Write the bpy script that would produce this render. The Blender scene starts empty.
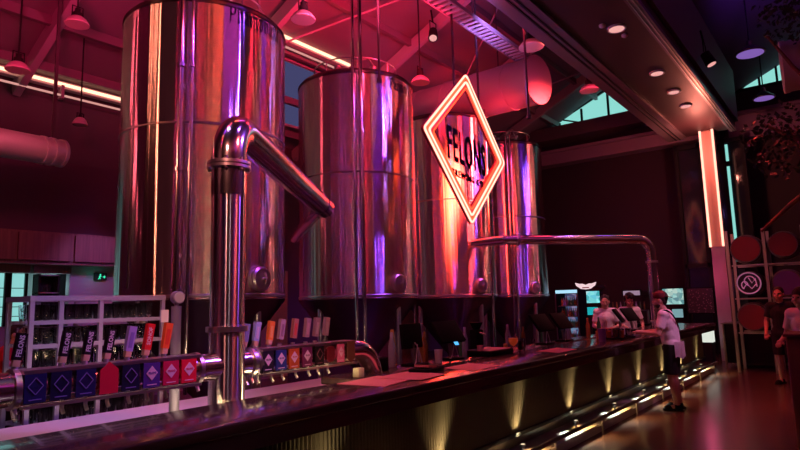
import bpy, bmesh, math, random
from mathutils import Vector, Matrix, Quaternion
random.seed(7)
PI = math.pi
SC = bpy.context.scene
COL = SC.collection
V = Vector

# ------------------------------------------------------------------ camera
cam = bpy.data.cameras.new('camera'); camo = bpy.data.objects.new('camera', cam); COL.objects.link(camo)
yaw, pit, rol = map(math.radians, (37.6, 7.7, 1.5))
F0 = V((math.cos(yaw)*math.cos(pit), math.sin(yaw)*math.cos(pit), math.sin(pit)))
R0 = V((math.sin(yaw), -math.cos(yaw), 0)); U0 = R0.cross(F0)
R1 = R0*math.cos(rol) - U0*math.sin(rol); U1 = U0*math.cos(rol) + R0*math.sin(rol)
M = Matrix((R1, U1, -F0)).transposed().to_4x4(); M.translation = V((0, 0, 1.65))
camo.matrix_world = M
cam.sensor_width = 36; cam.lens = 36*590/800; cam.clip_start = .05; cam.clip_end = 100
SC.camera = camo

# ------------------------------------------------------------------ materials
def mat(name, col=(.5, .5, .5), rough=.5, metal=0, emit=None, estr=0, spec=.5, trans=0, ior=1.45, coat=0, alpha=1, noise=None, bump=None, sheen=0):
    m = bpy.data.materials.new(name); m.use_nodes = True
    nt = m.node_tree; b = nt.nodes['Principled BSDF']
    b.inputs['Base Color'].default_value = (*col, 1); b.inputs['Roughness'].default_value = rough
    b.inputs['Metallic'].default_value = metal; b.inputs['Specular IOR Level'].default_value = spec
    b.inputs['Transmission Weight'].default_value = trans; b.inputs['IOR'].default_value = ior
    b.inputs['Coat Weight'].default_value = coat; b.inputs['Alpha'].default_value = alpha
    if emit: b.inputs['Emission Color'].default_value = (*emit, 1); b.inputs['Emission Strength'].default_value = estr
    if noise:   # (scale, colour2, stretch xyz)
        sc, c2, st = noise
        tc = nt.nodes.new('ShaderNodeTexCoord'); mp = nt.nodes.new('ShaderNodeMapping'); mp.inputs['Scale'].default_value = st
        n = nt.nodes.new('ShaderNodeTexNoise'); n.inputs['Scale'].default_value = sc; n.inputs['Detail'].default_value = 5
        r = nt.nodes.new('ShaderNodeValToRGB'); r.color_ramp.elements[0].color = (*col, 1); r.color_ramp.elements[1].color = (*c2, 1)
        r.color_ramp.elements[0].position = .35; r.color_ramp.elements[1].position = .7
        nt.links.new(tc.outputs['Object'], mp.inputs['Vector']); nt.links.new(mp.outputs['Vector'], n.inputs['Vector'])
        nt.links.new(n.outputs['Fac'], r.inputs['Fac']); nt.links.new(r.outputs['Color'], b.inputs['Base Color'])
    if bump:    # (scale, strength, distance, stretch)
        sc, s, d, st = bump
        tc = nt.nodes.new('ShaderNodeTexCoord'); mp = nt.nodes.new('ShaderNodeMapping'); mp.inputs['Scale'].default_value = st
        n = nt.nodes.new('ShaderNodeTexNoise'); n.inputs['Scale'].default_value = sc; n.inputs['Detail'].default_value = 3
        bp = nt.nodes.new('ShaderNodeBump'); bp.inputs['Strength'].default_value = s; bp.inputs['Distance'].default_value = d
        nt.links.new(tc.outputs['Object'], mp.inputs['Vector']); nt.links.new(mp.outputs['Vector'], n.inputs['Vector'])
        nt.links.new(n.outputs['Fac'], bp.inputs['Height']); nt.links.new(bp.outputs['Normal'], b.inputs['Normal'])
    return m

def steel_mat(name, col, rough, aniso, scale, strength, dist, stretch=(1, 1, .012), tangent=True):
    m = mat(name, col, rough, 1, bump=(scale, strength, dist, stretch))
    nt = m.node_tree; b = nt.nodes['Principled BSDF']
    if tangent:
        b.inputs['Anisotropic'].default_value = aniso
        t = nt.nodes.new('ShaderNodeTangent'); t.direction_type = 'RADIAL'; t.axis = 'Z'
        nt.links.new(t.outputs['Tangent'], b.inputs['Tangent'])
    return m

def glow(name, col, s):
    m = bpy.data.materials.new(name); m.use_nodes = True; nt = m.node_tree
    nt.nodes.remove(nt.nodes['Principled BSDF'])
    e = nt.nodes.new('ShaderNodeEmission'); e.inputs['Color'].default_value = (*col, 1); e.inputs['Strength'].default_value = s
    nt.links.new(e.outputs[0], nt.nodes['Material Output'].inputs['Surface'])
    return m

def screen_mat(name, cols, scale, s, stretch=(1, 1, 1)):
    m = bpy.data.materials.new(name); m.use_nodes = True; nt = m.node_tree
    nt.nodes.remove(nt.nodes['Principled BSDF'])
    e = nt.nodes.new('ShaderNodeEmission'); e.inputs['Strength'].default_value = s
    tc = nt.nodes.new('ShaderNodeTexCoord'); mp = nt.nodes.new('ShaderNodeMapping'); mp.inputs['Scale'].default_value = stretch
    n = nt.nodes.new('ShaderNodeTexVoronoi'); n.inputs['Scale'].default_value = scale
    r = nt.nodes.new('ShaderNodeValToRGB')
    els = r.color_ramp.elements
    while len(els) < len(cols): els.new(.5)
    for i, c in enumerate(cols): els[i].position = .1 + .8*i/max(1, len(cols)-1); els[i].color = (*c, 1)
    nt.links.new(tc.outputs['Object'], mp.inputs['Vector']); nt.links.new(mp.outputs['Vector'], n.inputs['Vector'])
    sp = nt.nodes.new('ShaderNodeSeparateColor'); nt.links.new(n.outputs['Color'], sp.inputs['Color'])
    nt.links.new(sp.outputs['Red'], r.inputs['Fac']); nt.links.new(r.outputs['Color'], e.inputs['Color'])
    nt.links.new(e.outputs[0], nt.nodes['Material Output'].inputs['Surface'])
    return m

def brushed(name, col, rough, an, scale, strength, dist, zs):
    m = bpy.data.materials.new(name); m.use_nodes = True; nt = m.node_tree; nt.nodes.remove(nt.nodes['Principled BSDF'])
    g = nt.nodes.new('ShaderNodeBsdfAnisotropic'); g.inputs['Color'].default_value = (*col, 1); g.inputs['Roughness'].default_value = rough; g.inputs['Anisotropy'].default_value = an
    t = nt.nodes.new('ShaderNodeTangent'); t.direction_type = 'RADIAL'; t.axis = 'Z'; nt.links.new(t.outputs[0], g.inputs['Tangent'])
    tc = nt.nodes.new('ShaderNodeTexCoord'); mp = nt.nodes.new('ShaderNodeMapping'); mp.inputs['Scale'].default_value = (1, 1, zs)
    n = nt.nodes.new('ShaderNodeTexNoise'); n.inputs['Scale'].default_value = scale; n.inputs['Detail'].default_value = 3
    bp = nt.nodes.new('ShaderNodeBump'); bp.inputs['Strength'].default_value = strength; bp.inputs['Distance'].default_value = dist
    nt.links.new(tc.outputs['Object'], mp.inputs[0]); nt.links.new(mp.outputs[0], n.inputs['Vector']); nt.links.new(n.outputs['Fac'], bp.inputs['Height']); nt.links.new(bp.outputs[0], g.inputs['Normal'])
    nt.links.new(g.outputs[0], nt.nodes['Material Output'].inputs['Surface']); return m
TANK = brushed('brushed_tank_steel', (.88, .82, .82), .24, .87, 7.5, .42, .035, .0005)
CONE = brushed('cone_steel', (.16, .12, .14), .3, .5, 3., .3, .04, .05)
PIPE = mat('polished_pipe_steel', (.82, .76, .76), .16, 1, bump=(5, .12, .02, (1, 1, 1)))
RISER = brushed('brushed_riser_steel', (.9, .84, .84), .2, .75, 14., .3, .015, .005)
STEEL = mat('satin_steel', (.7, .66, .66), .32, 1)
DSTEEL = mat('dark_steel', (.25, .22, .24), .4, 1)
BLACK = mat('black_plastic', (.007, .006, .007), .65, spec=.08)
MBLACK = mat('matte_black', (.01, .009, .01), .8)
RUBBER = mat('rubber', (.02, .02, .02), .7)
COUNTER = mat('counter_dark_timber', (.055, .028, .026), .2, 0, coat=.3, noise=(3, (.085, .042, .036), (.4, 6, 6)), bump=(40, .08, .004, (.2, 1, 1)))
PANEL = mat('corrugated_dark_bronze', (.17, .13, .085), .38, .35)
KICK = mat('kick_plate', (.16, .14, .13), .3, .7)
FLOOR = mat('polished_concrete', (.085, .05, .042), .22, 0, noise=(1.2, (.13, .07, .055), (1, 1, 1)), bump=(2.5, .12, .02, (1, 1, 1)))
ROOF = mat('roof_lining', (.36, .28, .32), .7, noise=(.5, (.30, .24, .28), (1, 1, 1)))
RAFTER = mat('painted_steel_rafter', (.42, .34, .4), .5)
BEAM = mat('dark_bulkhead', (.055, .026, .032), .5)
BEAMSIDE = mat('bulkhead_fascia', (.2, .16, .19), .35, .3)
WALL = mat('dark_wall', (.09, .065, .085), .8, noise=(.7, (.075, .055, .075), (1, 1, 1)))
LWALL = mat('painted_plaster', (.4, .34, .42), .7)
FARWALL = mat('black_red_wall', (.05, .03, .035), .8)
RKM = mat('rack_steel', (.36, .33, .46), .4, .3)
TIMBER = mat('timber_panel', (.26, .13, .12), .55, noise=(4, (.17, .08, .085), (8, 8, .3)))
WHITEP = mat('white_paint', (.75, .72, .73), .5)
CLOTHW = mat('white_cotton', (.72, .68, .70), .9, bump=(9, .4, .03, (1, 1, 1)))
CLOTHB = mat('black_cotton', (.012, .011, .013), .9)
CLOTHR = mat('red_cotton', (.65, .03, .04), .9)
CLOTHP = mat('plum_cotton', (.1, .03, .07), .9)
CAPRED = mat('maroon_cap', (.11, .01, .014), .85)
SKIN = mat('skin', (.55, .32, .24), .55)
HAIR = mat('dark_hair', (.015, .01, .01), .6, bump=(60, .8, .02, (1, 1, 1)))
EYE = mat('eye', (.03, .02, .02), .2)
LIP = mat('lip', (.4, .14, .13), .5)
GLASS = mat('clear_glass', (.9, .9, .95), .02, 0, trans=1, ior=1.45)
PAPER = mat('red_menu_paper', (.85, .30, .28), .8)
CREAM = mat('cream_card', (.8, .72, .5), .7)
ORANGE = mat('orange_drink', (.95, .22, .05), .15, trans=.3)
DUCT = mat('galvanised_duct', (.62, .5, .54), .45, .35, bump=(1.5, .2, .05, (1, 1, 1)))
CONDUIT = mat('dark_rod', (.12, .08, .1), .4, .6)
BARREL = mat('barrel_oak', (.16, .07, .06), .6, noise=(5, (.09, .04, .04), (1, 1, 6)))
BRICKRED = mat('dark_red_upholstery', (.2, .035, .04), .7)
LEAF = mat('dark_leaf', (.03, .035, .025), .6)
BARK = mat('bark', (.16, .07, .05), .8)
WOODB = mat('pale_wood', (.62, .42, .24), .5)
NEON = glow('neon_tube_pale', (1, .40, .30), 2.6)
NEONR = glow('neon_tube_red', (1, .04, .015), 5)
NEONPK = glow('neon_strip_pink', (1, .36, .26), 2.6)
STRIP = glow('warm_strip', (1, .50, .30), 2.6)
STRIPD = glow('warm_strip_dim', (1, .45, .4), .7)
DAY = glow('daylight_glass', (.36, .95, .86), .75)
BLUESKY = glow('dusk_glass', (.10, .10, .26), .55)
LAMPON = glow('lamp_lens', (1, .45, .42), .9)
LAMPV = glow('violet_lens', (.5, .25, 1), .42)
FOOTL = glow('foot_light_lens', (1, .8, .5), 1.2)
EXITG = glow('exit_green', (.05, .8, .45), 1.2)
EXITD = mat('exit_dark', (.01, .02, .02), .4)
CYAN = screen_mat('tv_cyan', [(.02, .35, .4), (.3, .9, .9), (.1, .6, .75), (.6, .9, .9)], 7, .9)
TVM = screen_mat('tv_pale', [(.12, .3, .32), (.45, .8, .75), (.1, .25, .3), (.6, .8, .7)], 9, .85)
LITWALL = glow('lit_kitchen_glass', (.33, .8, .78), .8)
BOTL = screen_mat('fridge_backlight', [(.05, .12, .3), (.3, .5, .8), (.1, .1, .25), (.5, .4, .7)], 9, .45)

def chalk_mat():
    m = bpy.data.materials.new('menu_board'); m.use_nodes = True; nt = m.node_tree; b = nt.nodes['Principled BSDF']
    tc = nt.nodes.new('ShaderNodeTexCoord'); mp = nt.nodes.new('ShaderNodeMapping'); mp.inputs['Scale'].default_value = (1, 14, 10)
    n = nt.nodes.new('ShaderNodeTexVoronoi'); n.inputs['Scale'].default_value = 1.6
    r = nt.nodes.new('ShaderNodeValToRGB'); r.color_ramp.elements[0].color = (.3, .2, .24, 1); r.color_ramp.elements[1].color = (.03, .02, .025, 1)
    r.color_ramp.elements[0].position = .18; r.color_ramp.elements[1].position = .3
    nt.links.new(tc.outputs['Object'], mp.inputs[0]); nt.links.new(mp.outputs[0], n.inputs['Vector'])
    nt.links.new(n.outputs['Distance'], r.inputs[0]); nt.links.new(r.outputs[0], b.inputs['Base Color'])
    return m
CHALK = chalk_mat()

# ------------------------------------------------------------------ mesh builder
class MB:
    def __init__(s): s.bm = bmesh.new()
    def box(s, c, d, rz=0, bev=0, rot=None):
        m = Matrix.Translation(V(c)) @ (rot.to_4x4() if rot else Matrix.Rotation(rz, 4, 'Z')) @ Matrix.Diagonal((*d, 1))
        g = bmesh.ops.create_cube(s.bm, size=1, matrix=m)
        if bev:
            es = list({e for v in g['verts'] for e in v.link_edges})
            bmesh.ops.bevel(s.bm, geom=es, offset=bev, segments=2, profile=.5, affect='EDGES')
        return s
    def bb(s, x0, x1, y0, y1, z0, z1, bev=0):
        return s.box(((x0+x1)/2, (y0+y1)/2, (z0+z1)/2), (abs(x1-x0), abs(y1-y0), abs(z1-z0)), bev=bev)
    def cyl(s, p, q, r, r2=None, n=20, cap=True):
        p, q = V(p), V(q); d = q-p
        m = Matrix.Translation((p+q)/2) @ d.to_track_quat('Z', 'Y').to_matrix().to_4x4()
        bmesh.ops.create_cone(s.bm, cap_ends=cap, cap_tris=False, segments=n, radius1=r, radius2=r if r2 is None else r2, depth=d.length, matrix=m)
        return s
    def bar(s, p, q, w, h):
        p, q = V(p), V(q); d = q-p
        m = Matrix.Translation((p+q)/2) @ d.to_track_quat('Y', 'Z').to_matrix().to_4x4() @ Matrix.Diagonal((w, d.length, h, 1))
        bmesh.ops.create_cube(s.bm, size=1, matrix=m); return s
    def sph(s, c, r, sc=(1, 1, 1), n=12, rot=None):
        m = Matrix.Translation(V(c)) @ (rot.to_4x4() if rot else Matrix()) @ Matrix.Diagonal((*sc, 1))
        bmesh.ops.create_uvsphere(s.bm, u_segments=n*2, v_segments=n, radius=r, matrix=m); return s
    def lathe(s, prof, c=(0, 0, 0), n=32, rot=None, close=False):
        c = V(c); rings = []
        for r, z in prof:
            ring = []
            for k in range(n):
                a = 2*PI*k/n; p = V((r*math.cos(a), r*math.sin(a), z))
                if rot: p = rot @ p
                ring.append(s.bm.verts.new(p+c))
            rings.append(ring)
        for a, b in zip(rings, rings[1:]):
            for k in range(n): s.bm.faces.new((a[k], a[(k+1) % n], b[(k+1) % n], b[k]))
        if prof[0][0] > 1e-4: s.bm.faces.new(rings[0][::-1])
        if prof[-1][0] > 1e-4: s.bm.faces.new(rings[-1])
        return s
    def tube(s, path, r, n=10, closed=False):
        P = [V(p) for p in path]; N = len(P); rings = []; up = None
        for i, p in enumerate(P):
            if closed: t = (P[(i+1) % N]-P[i-1]).normalized()
            else: t = (P[min(i+1, N-1)]-P[max(i-1, 0)]).normalized()
            if up is None:
                up = V((0, 0, 1)) if abs(t.z) < .9 else V((0, 1, 0))
            u = (up - t*up.dot(t)).normalized(); w = t.cross(u); up = u
            rr = r[i] if isinstance(r, (list, tuple)) else r
            rings.append([s.bm.verts.new(p + u*rr*math.cos(2*PI*k/n) + w*rr*math.sin(2*PI*k/n)) for k in range(n)])
        for i in range(N if closed else N-1):
            a, b = rings[i], rings[(i+1) % N]
            for k in range(n): s.bm.faces.new((a[k], a[(k+1) % n], b[(k+1) % n], b[k]))
        if not closed: s.bm.faces.new(rings[0][::-1]); s.bm.faces.new(rings[-1])
        return s
    def prism(s, pts, f, d):      # outline pts (u,v) -> f(u,v) world, extruded by vector d
        d = V(d); a = [s.bm.verts.new(f(*p)) for p in pts]; b = [s.bm.verts.new(f(*p)+d) for p in pts]
        s.bm.faces.new(a[::-1]); s.bm.faces.new(b); n = len(pts)
        for i in range(n): s.bm.faces.new((a[i], a[(i+1) % n], b[(i+1) % n], b[i]))
        return s
    def build(s, name, m, parent=None, smooth=True, world=True, ang=35):
        bmesh.ops.recalc_face_normals(s.bm, faces=s.bm.faces[:])
        if parent is not None and world:
            q = parent; off = V((0, 0, 0))
            while q: off += q.location; q = q.parent
            bmesh.ops.translate(s.bm, verts=s.bm.verts[:], vec=-off)
        me = bpy.data.meshes.new(name); s.bm.to_mesh(me); s.bm.free()
        return link(name, me, m, parent, smooth, ang)

def link(name, me, m, parent=None, smooth=True, ang=35):
    o = bpy.data.objects.new(name, me); COL.objects.link(o)
    if m: me.materials.clear(); me.materials.append(m)
    if smooth and me.polygons:
        me.polygons.foreach_set('use_smooth', [True]*len(me.polygons))
        try: me.set_sharp_from_angle(angle=math.radians(ang))
        except Exception: pass
    if parent is not None: o.parent = parent
    return o

def tag(o, label=None, cat=None, group=None, kind=None):
    if label: o['label'] = label
    if cat: o['category'] = cat
    if group: o['group'] = group
    if kind: o['kind'] = kind
    return o
def thing(name, label, cat, loc=(0, 0, 0), rz=0, group=None):
    o = bpy.data.objects.new(name, None); COL.objects.link(o); o.location = loc; o.rotation_euler = (0, 0, rz); o.empty_display_size = .1
    return tag(o, label, cat, group)
def struct(name, mb, m, parent=None, smooth=False):
    o = mb.build(name, m, parent, smooth)
    if parent is None: o['kind'] = 'structure'
    return o
def dup(o, parent=None):
    c = o.copy(); COL.objects.link(c)
    if parent is not None: c.parent = parent
    for ch in list(o.children): dup(ch, c)
    return c

def text_mesh(txt, size=1, bold=0, sx=1, ext=0.0, spacing=1):
    cu = bpy.data.curves.new('txt', 'FONT'); cu.body = txt; cu.size = size; cu.align_x = 'CENTER'; cu.align_y = 'CENTER'
    cu.offset = bold; cu.extrude = ext; cu.space_character = spacing; cu.resolution_u = 2
    o = bpy.data.objects.new('txt', cu); COL.objects.link(o); bpy.context.view_layer.update()
    me = bpy.data.meshes.new_from_object(o.evaluated_get(bpy.context.evaluated_depsgraph_get()))
    bpy.data.objects.remove(o); bpy.data.curves.remove(cu)
    for v in me.vertices: v.co.x *= sx
    return me
def text_obj(name, txt, m, parent, f, **k):     # f maps (x,y,z) to a point in the parent's frame
    me = text_mesh(txt, **k)
    for v in me.vertices: v.co = f(v.co.x, v.co.y, v.co.z)
    return link(name, me, m, parent, smooth=False)

def arc(c, a, b, n=10):   # quarter bend: from c+a to c+b through c+a*cos+b*sin around c
    c, a, b = V(c), V(a), V(b)
    return [c + a*math.cos(PI/2*k/n) + b*math.sin(PI/2*k/n) for k in range(n+1)]
def bend(p0, p1, p2, r, n=10):  # fillet at p1
    p0, p1, p2 = V(p0), V(p1), V(p2)
    d0 = (p0-p1).normalized(); d1 = (p2-p1).normalized(); th = d0.angle(d1); t = r/math.tan(th/2)
    c = p1 + (d0+d1).normalized()*(r/math.sin(th/2)); a = p1+d0*t-c; b = p1+d1*t-c
    ax = a.cross(b).normalized(); tot = a.angle(b)
    return [c + Quaternion(ax, tot*k/n) @ a for k in range(n+1)]

def lamp(name, typ, loc, energy, col, target=None, size=.1, spot=60, blend=.5, sy=None):
    l = bpy.data.lights.new(name, typ); l.energy = energy; l.color = col
    if typ == 'SPOT': l.spot_size = math.radians(spot); l.spot_blend = blend; l.shadow_soft_size = size
    elif typ == 'AREA':
        l.size = size
        if sy: l.shape = 'RECTANGLE'; l.size_y = sy
    else: l.shadow_soft_size = size
    o = bpy.data.objects.new(name, l); COL.objects.link(o); o.location = loc
    if target is not None: o.rotation_euler = (V(target)-V(loc)).to_track_quat('-Z', 'Y').to_euler()
    return o

ROOFZ = lambda y: 11.85-.467*y

# ================================================================== SETTING
struct('floor', MB().bb(-6, 21, -7, 13, -.2, 0), FLOOR)
b = MB(); b.bm.faces.new([b.bm.verts.new(p) for p in [(-6, 3.0, ROOFZ(3.0)), (21, 3.0, ROOFZ(3.0)), (21, 13, ROOFZ(13)), (-6, 13, ROOFZ(13))]])
bmesh.ops.solidify(b.bm, geom=b.bm.faces[:], thickness=-.12)
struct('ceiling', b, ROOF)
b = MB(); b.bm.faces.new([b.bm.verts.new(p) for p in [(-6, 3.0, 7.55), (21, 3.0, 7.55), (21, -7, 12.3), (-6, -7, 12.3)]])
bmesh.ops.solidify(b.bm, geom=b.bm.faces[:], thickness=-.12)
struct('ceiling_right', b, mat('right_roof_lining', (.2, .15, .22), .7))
struct('wall_valley', MB().bb(-6, 21, 2.95, 3.05, 6.6, 10.6), BEAM)
struct('wall_back', MB().bb(-6, 21, 12.3, 12.5, 0, 6.4), WALL)
struct('wall_left', MB().bb(-6.2, -6, -7, 12.5, 0, 12.5), WALL)
struct('wall_right', MB().bb(-6, 21, -7.2, -7, 0, 12.5), mat('right_wall', (.35, .25, .32), .7))
# far wall with two gable openings
b = MB(); b.bb(20.1, 20.3, 2.4, 12.4, 0, 7.88); b.bb(20.1, 20.3, -7, 2.4, 0, 7.84)
def yzx(x): return lambda y, z: V((x, y, z))
b.prism([(12.4, 7.88), (8.75, 7.88), (5.0, 9.6), (5.0, 12), (12.4, 12)], yzx(20.1), (.2, 0, 0))
struct('wall_far', b, FARWALL)
# clerestory windows in the gables
w = MB().prism([(8.62, 7.87), (4.2, 7.87), (4.2, 9.75)], yzx(20.18), (.03, 0, 0)).build('window_1', DAY, smooth=False); w['kind'] = 'structure'
fr = MB().bar((20.12, 8.7, 7.88), (20.12, 4.0, 7.88), .09, .12).bar((20.12, 8.75, 7.88), (20.12, 4.2, 9.86), .09, .14)
for y in (8.03, 7.2, 6.25, 5.3): fr.bar((20.12, y, 7.85), (20.12, y, 9.6-.43*(y-4.2)+.1), .06, .07)
fr.bar((20.13, 7.9, 8.15), (20.13, 7.2, 7.9), .03, .05); fr.bar((20.13, 6.1, 8.75), (20.13, 5.3, 8.2), .03, .05)
fr.build('window_frame', MBLACK, w, smooth=False)
w = MB().prism([(2.3, 7.84), (.2, 7.84), (.2, 9.3)], yzx(20.18), (.03, 0, 0)).build('window_2', DAY, smooth=False); w['kind'] = 'structure'
fr = MB().bar((20.12, 2.4, 7.84), (20.12, 0, 7.84), .09, .1).bar((20.12, 2.4, 7.84), (20.12, .2, 9.38), .09, .1)
for y in (1.75, 1.3, .8): fr.bar((20.12, y, 7.82), (20.12, y, 7.84+.7*(2.35-y)), .06, .06)
fr.build('window_frame', MBLACK, w, smooth=False)
# bulkhead bands under the gable
struct('trim_1', MB().bb(19.6, 20.1, 3.2, 9.2, 6.45, 6.85).bb(19.5, 20.1, 3.2, 9.6, 6.85, 6.95), mat('bulkhead_band', (.34, .22, .27), .6))
struct('trim_2', MB().bb(19.4, 20.1, 3.2, 9.6, 7.3, 7.75), mat('bulkhead_band_upper', (.14, .09, .11), .6))
struct('trim_3', MB().bb(19.4, 20.1, -2, 2.6, 6.2, 6.9).bb(19.3, 20.1, -2, 2.6, 6.9, 7.0), mat('bulkhead_band_right', (.2, .12, .2), .6))

# long suspended bulkhead (soffit) along the bar
b = MB().bb(-5, 17.75, 2.2, 3.88, 6.12, 6.9)
sof = struct('ceiling_bulkhead', b, BEAM)
MB().bb(-5, 17.75, 3.42, 3.9, 6.06, 6.13).build('soffit_fascia', BEAMSIDE, sof, smooth=False)
MB().bb(-5, 17.75, 2.18, 2.34, 6.05, 6.13).build('soffit_fascia', BEAMSIDE, sof, smooth=False)
for y in (3.56, 3.66): MB().bb(-5, 17.7, y, y+.03, 6.045, 6.06).build('track_channel', MBLACK, sof, smooth=False)
for y in (2.22, 2.28): MB().bb(-5, 17.7, y, y+.018, 6.035, 6.05).build('track_channel', STEEL, sof, smooth=False)
# dark side panel right of the soffit
struct('wall_bulkhead_side', MB().bb(-5, 17.75, 2.12, 2.2, 6.3, 7.7), mat('bulkhead_side', (.10, .10, .12), .6))

# rafters and purlins
for k, x in enumerate((.6, 4.1, 7.6, 11.1, 14.6, 18.1)):
    struct('ceiling_rafter' if k == 0 else 'ceiling_rafter.%03d' % k, MB().bar((x, 3.2, ROOFZ(3.2)-.22), (x, 12.3, ROOFZ(12.3)-.22), .13, .28), RAFTER)
for k, y in enumerate((5.2, 6.6, 8.05, 9.5, 10.7, 11.7)):
    z = ROOFZ(y)-.12
    struct('ceiling_purlin' if k == 0 else 'ceiling_purlin.%03d' % k, MB().bb(-6, 20, y-.05, y+.05, z-.09, z+.08), mat('purlin%d' % k, (.2, .13, .17), .5))
# diagonal brace rods of the roof
for k, (x, y0, y1) in enumerate(((4.1, 5, 9.5), (7.6, 9.5, 5.0), (11.1, 5, 9.5), (14.6, 9.5, 5.))):
    struct('ceiling_brace' if k == 0 else 'ceiling_brace.%03d' % k, MB().cyl((x, y0, ROOFZ(y0)-.42), (x+3.5, y1, ROOFZ(y1)-.42), .022, n=8), RAFTER)

# warm light strips under the eave and the upper purlin
def strip(label, x0, x1, y, z, tail):
    t = thing('light_strip', label, 'light', (x0, y, z))
    MB().bb(x0, x1, y-.05, y+.1, z, z+.14).build('housing', RAFTER, t, smooth=False)
    MB().bb(x0, x1, y-.1, y-.05, z+.045, z+.095).build('lamp_tube', STRIP, t, smooth=False)
    MB().bb(x0, x1, y-.09, y-.05, z-.17, z-.14).build('lower_rail', STRIPD, t, smooth=False)
    for x in [x0+.9+i*2.2 for i in range(int((x1-x0)/2.2))]:
        MB().bb(x-.03, x+.03, y-.1, y+.05, z-.22, z+.05).build('bracket', RAFTER, t, smooth=False)
strip('long glowing warm light strip below the eave at upper left', -.5, 6.4, 12.05, 6.05, 0)
strip('glowing warm light strip high between the first two tanks', 6.6, 10.2, 9.35, 7.4, 0)
# dusk window strip between tanks 1 and 2
b = MB(); b.bm.faces.new([b.bm.verts.new(p) for p in [(7.0, 9.75, ROOFZ(9.75)-.03), (13, 9.75, ROOFZ(9.75)-.03), (13, 11.5, ROOFZ(11.5)-.03), (7.0, 11.5, ROOFZ(11.5)-.03)]])
bmesh.ops.solidify(b.bm, geom=b.bm.faces[:], thickness=-.02); w = b.build('window_3', BLUESKY, smooth=False); w['kind'] = 'structure'
MB().bar((7.0, 9.75, ROOFZ(9.75)-.06), (13, 9.75, ROOFZ(9.75)-.06), .08, .06).bar((7.0, 11.5, ROOFZ(11.5)-.06), (13, 11.5, ROOFZ(11.5)-.06), .08, .06).build('window_frame', RAFTER, w, smooth=False)

# back wall: timber bulkhead, plaster wall, kitchen windows
b = MB()
for x0, x1 in ((-.5, 2.2), (2.25, 3.78), (3.84, 4.68), (4.74, 5.75), (5.8, 8)): b.bb(x0, x1, 10.95, 11.2, 2.56, 3.02)
b.bb(-.5, 8, 11.0, 11.3, 2.5, 3.06); struct('trim_4', b, TIMBER)
b = MB()
for x0, x1 in ((-.5, 2.9), (2.96, 4.15), (4.2, 4.82)): b.bb(x0, x1, 11.25, 11.4, 2.36, 2.56)
struct('trim_5', b, TIMBER)
struct('wall_back_plaster', MB().bb(4.82, 10, 11.3, 11.45, 0, 2.56), LWALL)
struct('wall_back_upper', MB().bb(-6, 10, 11.3, 11.4, 3.04, 4.4), mat('upper_band', (.10, .05, .085), .8))
struct('wall_back_low', MB().bb(-6, 4.82, 11.5, 11.6, 0, 1.46), LWALL)
for i, (x0, x1) in enumerate(((2.9, 3.86), (3.94, 4.17))):
    w = MB().bb(x0, x1, 11.52, 11.54, 1.46, 2.36).build('window_%d' % (i+4), LITWALL, smooth=False); w['kind'] = 'structure'
    f = MB().bb(x0-.03, x0+.01, 11.46, 11.52, 1.46, 2.36).bb(x1-.01, x1+.03, 11.46, 11.52, 1.46, 2.36)
    for z in (1.62, 1.78, 1.95, 2.1): f.bb(x0, x1, 11.5, 11.52, z, z+.012)
    f.build('window_frame', MBLACK, w, smooth=False)
struct('wall_kitchen', MB().bb(4.2, 4.84, 11.9, 12.0, 1.4, 2.4), WHITEP)
o = thing('kitchen_shelf', 'dark shelf unit with jars in front of the lit kitchen wall', 'shelf', (4.35, 11.2, 0))
MB().bb(4.19, 4.22, 11.0, 11.24, 0, 2.33).bb(4.5, 4.53, 11.0, 11.24, 0, 2.33).build('side', MBLACK, o, smooth=False)
MB().bb(4.19, 4.53, 11.2, 11.24, 1.4, 2.33).build('back_panel', MBLACK, o, smooth=False)
for z in (1.5, 1.75, 2.0, 2.3): MB().bb(4.19, 4.53, 11.0, 11.24, z, z+.02).build('shelf_board', STEEL, o, smooth=False)
for k, z in enumerate((1.52, 1.77, 2.02)):
    for q in range(4):
        jj = MB().cyl((4.25+q*.075, 11.1, z), (4.25+q*.075, 11.1, z+.10+.03*((q+k) % 3)), .028, n=12).build('jar', GLASS); tag(jj, 'jar on the %s board of the dark kitchen shelf' % ('lower', 'middle', 'upper')[k], 'jar', 'jars on the %s kitchen board' % ('lower', 'middle', 'upper')[k])
lamp('kitchen_light', 'POINT', (4.7, 11.6, 2.15), 2, (.5, 1, .95), size=.1)

# column with neon edges + windows beside it
cx, cy = 17.55, 2.85
b = MB().bb(cx-.14, cx+.14, cy-.16, cy+.16, 0, 6.12)
colm = struct('pillar', b, mat('pink_grey_pillar', (.5, .36, .4), .6, noise=(2, (.35, .22, .27), (1, 1, .4))))
for sy in (-1, 1):
    MB().bb(cx-.26, cx-.215, cy+sy*.15-.026, cy+sy*.15+.026, 2.95, 6.1).build('neon_strip', NEONPK, colm, smooth=False)
MB().bb(cx-.175, cx-.16, cy-.12, cy+.12, 2.95, 6.1).build('lit_face', mat('salmon_face', (.5, .26, .22), .6), colm, smooth=False)

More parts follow.
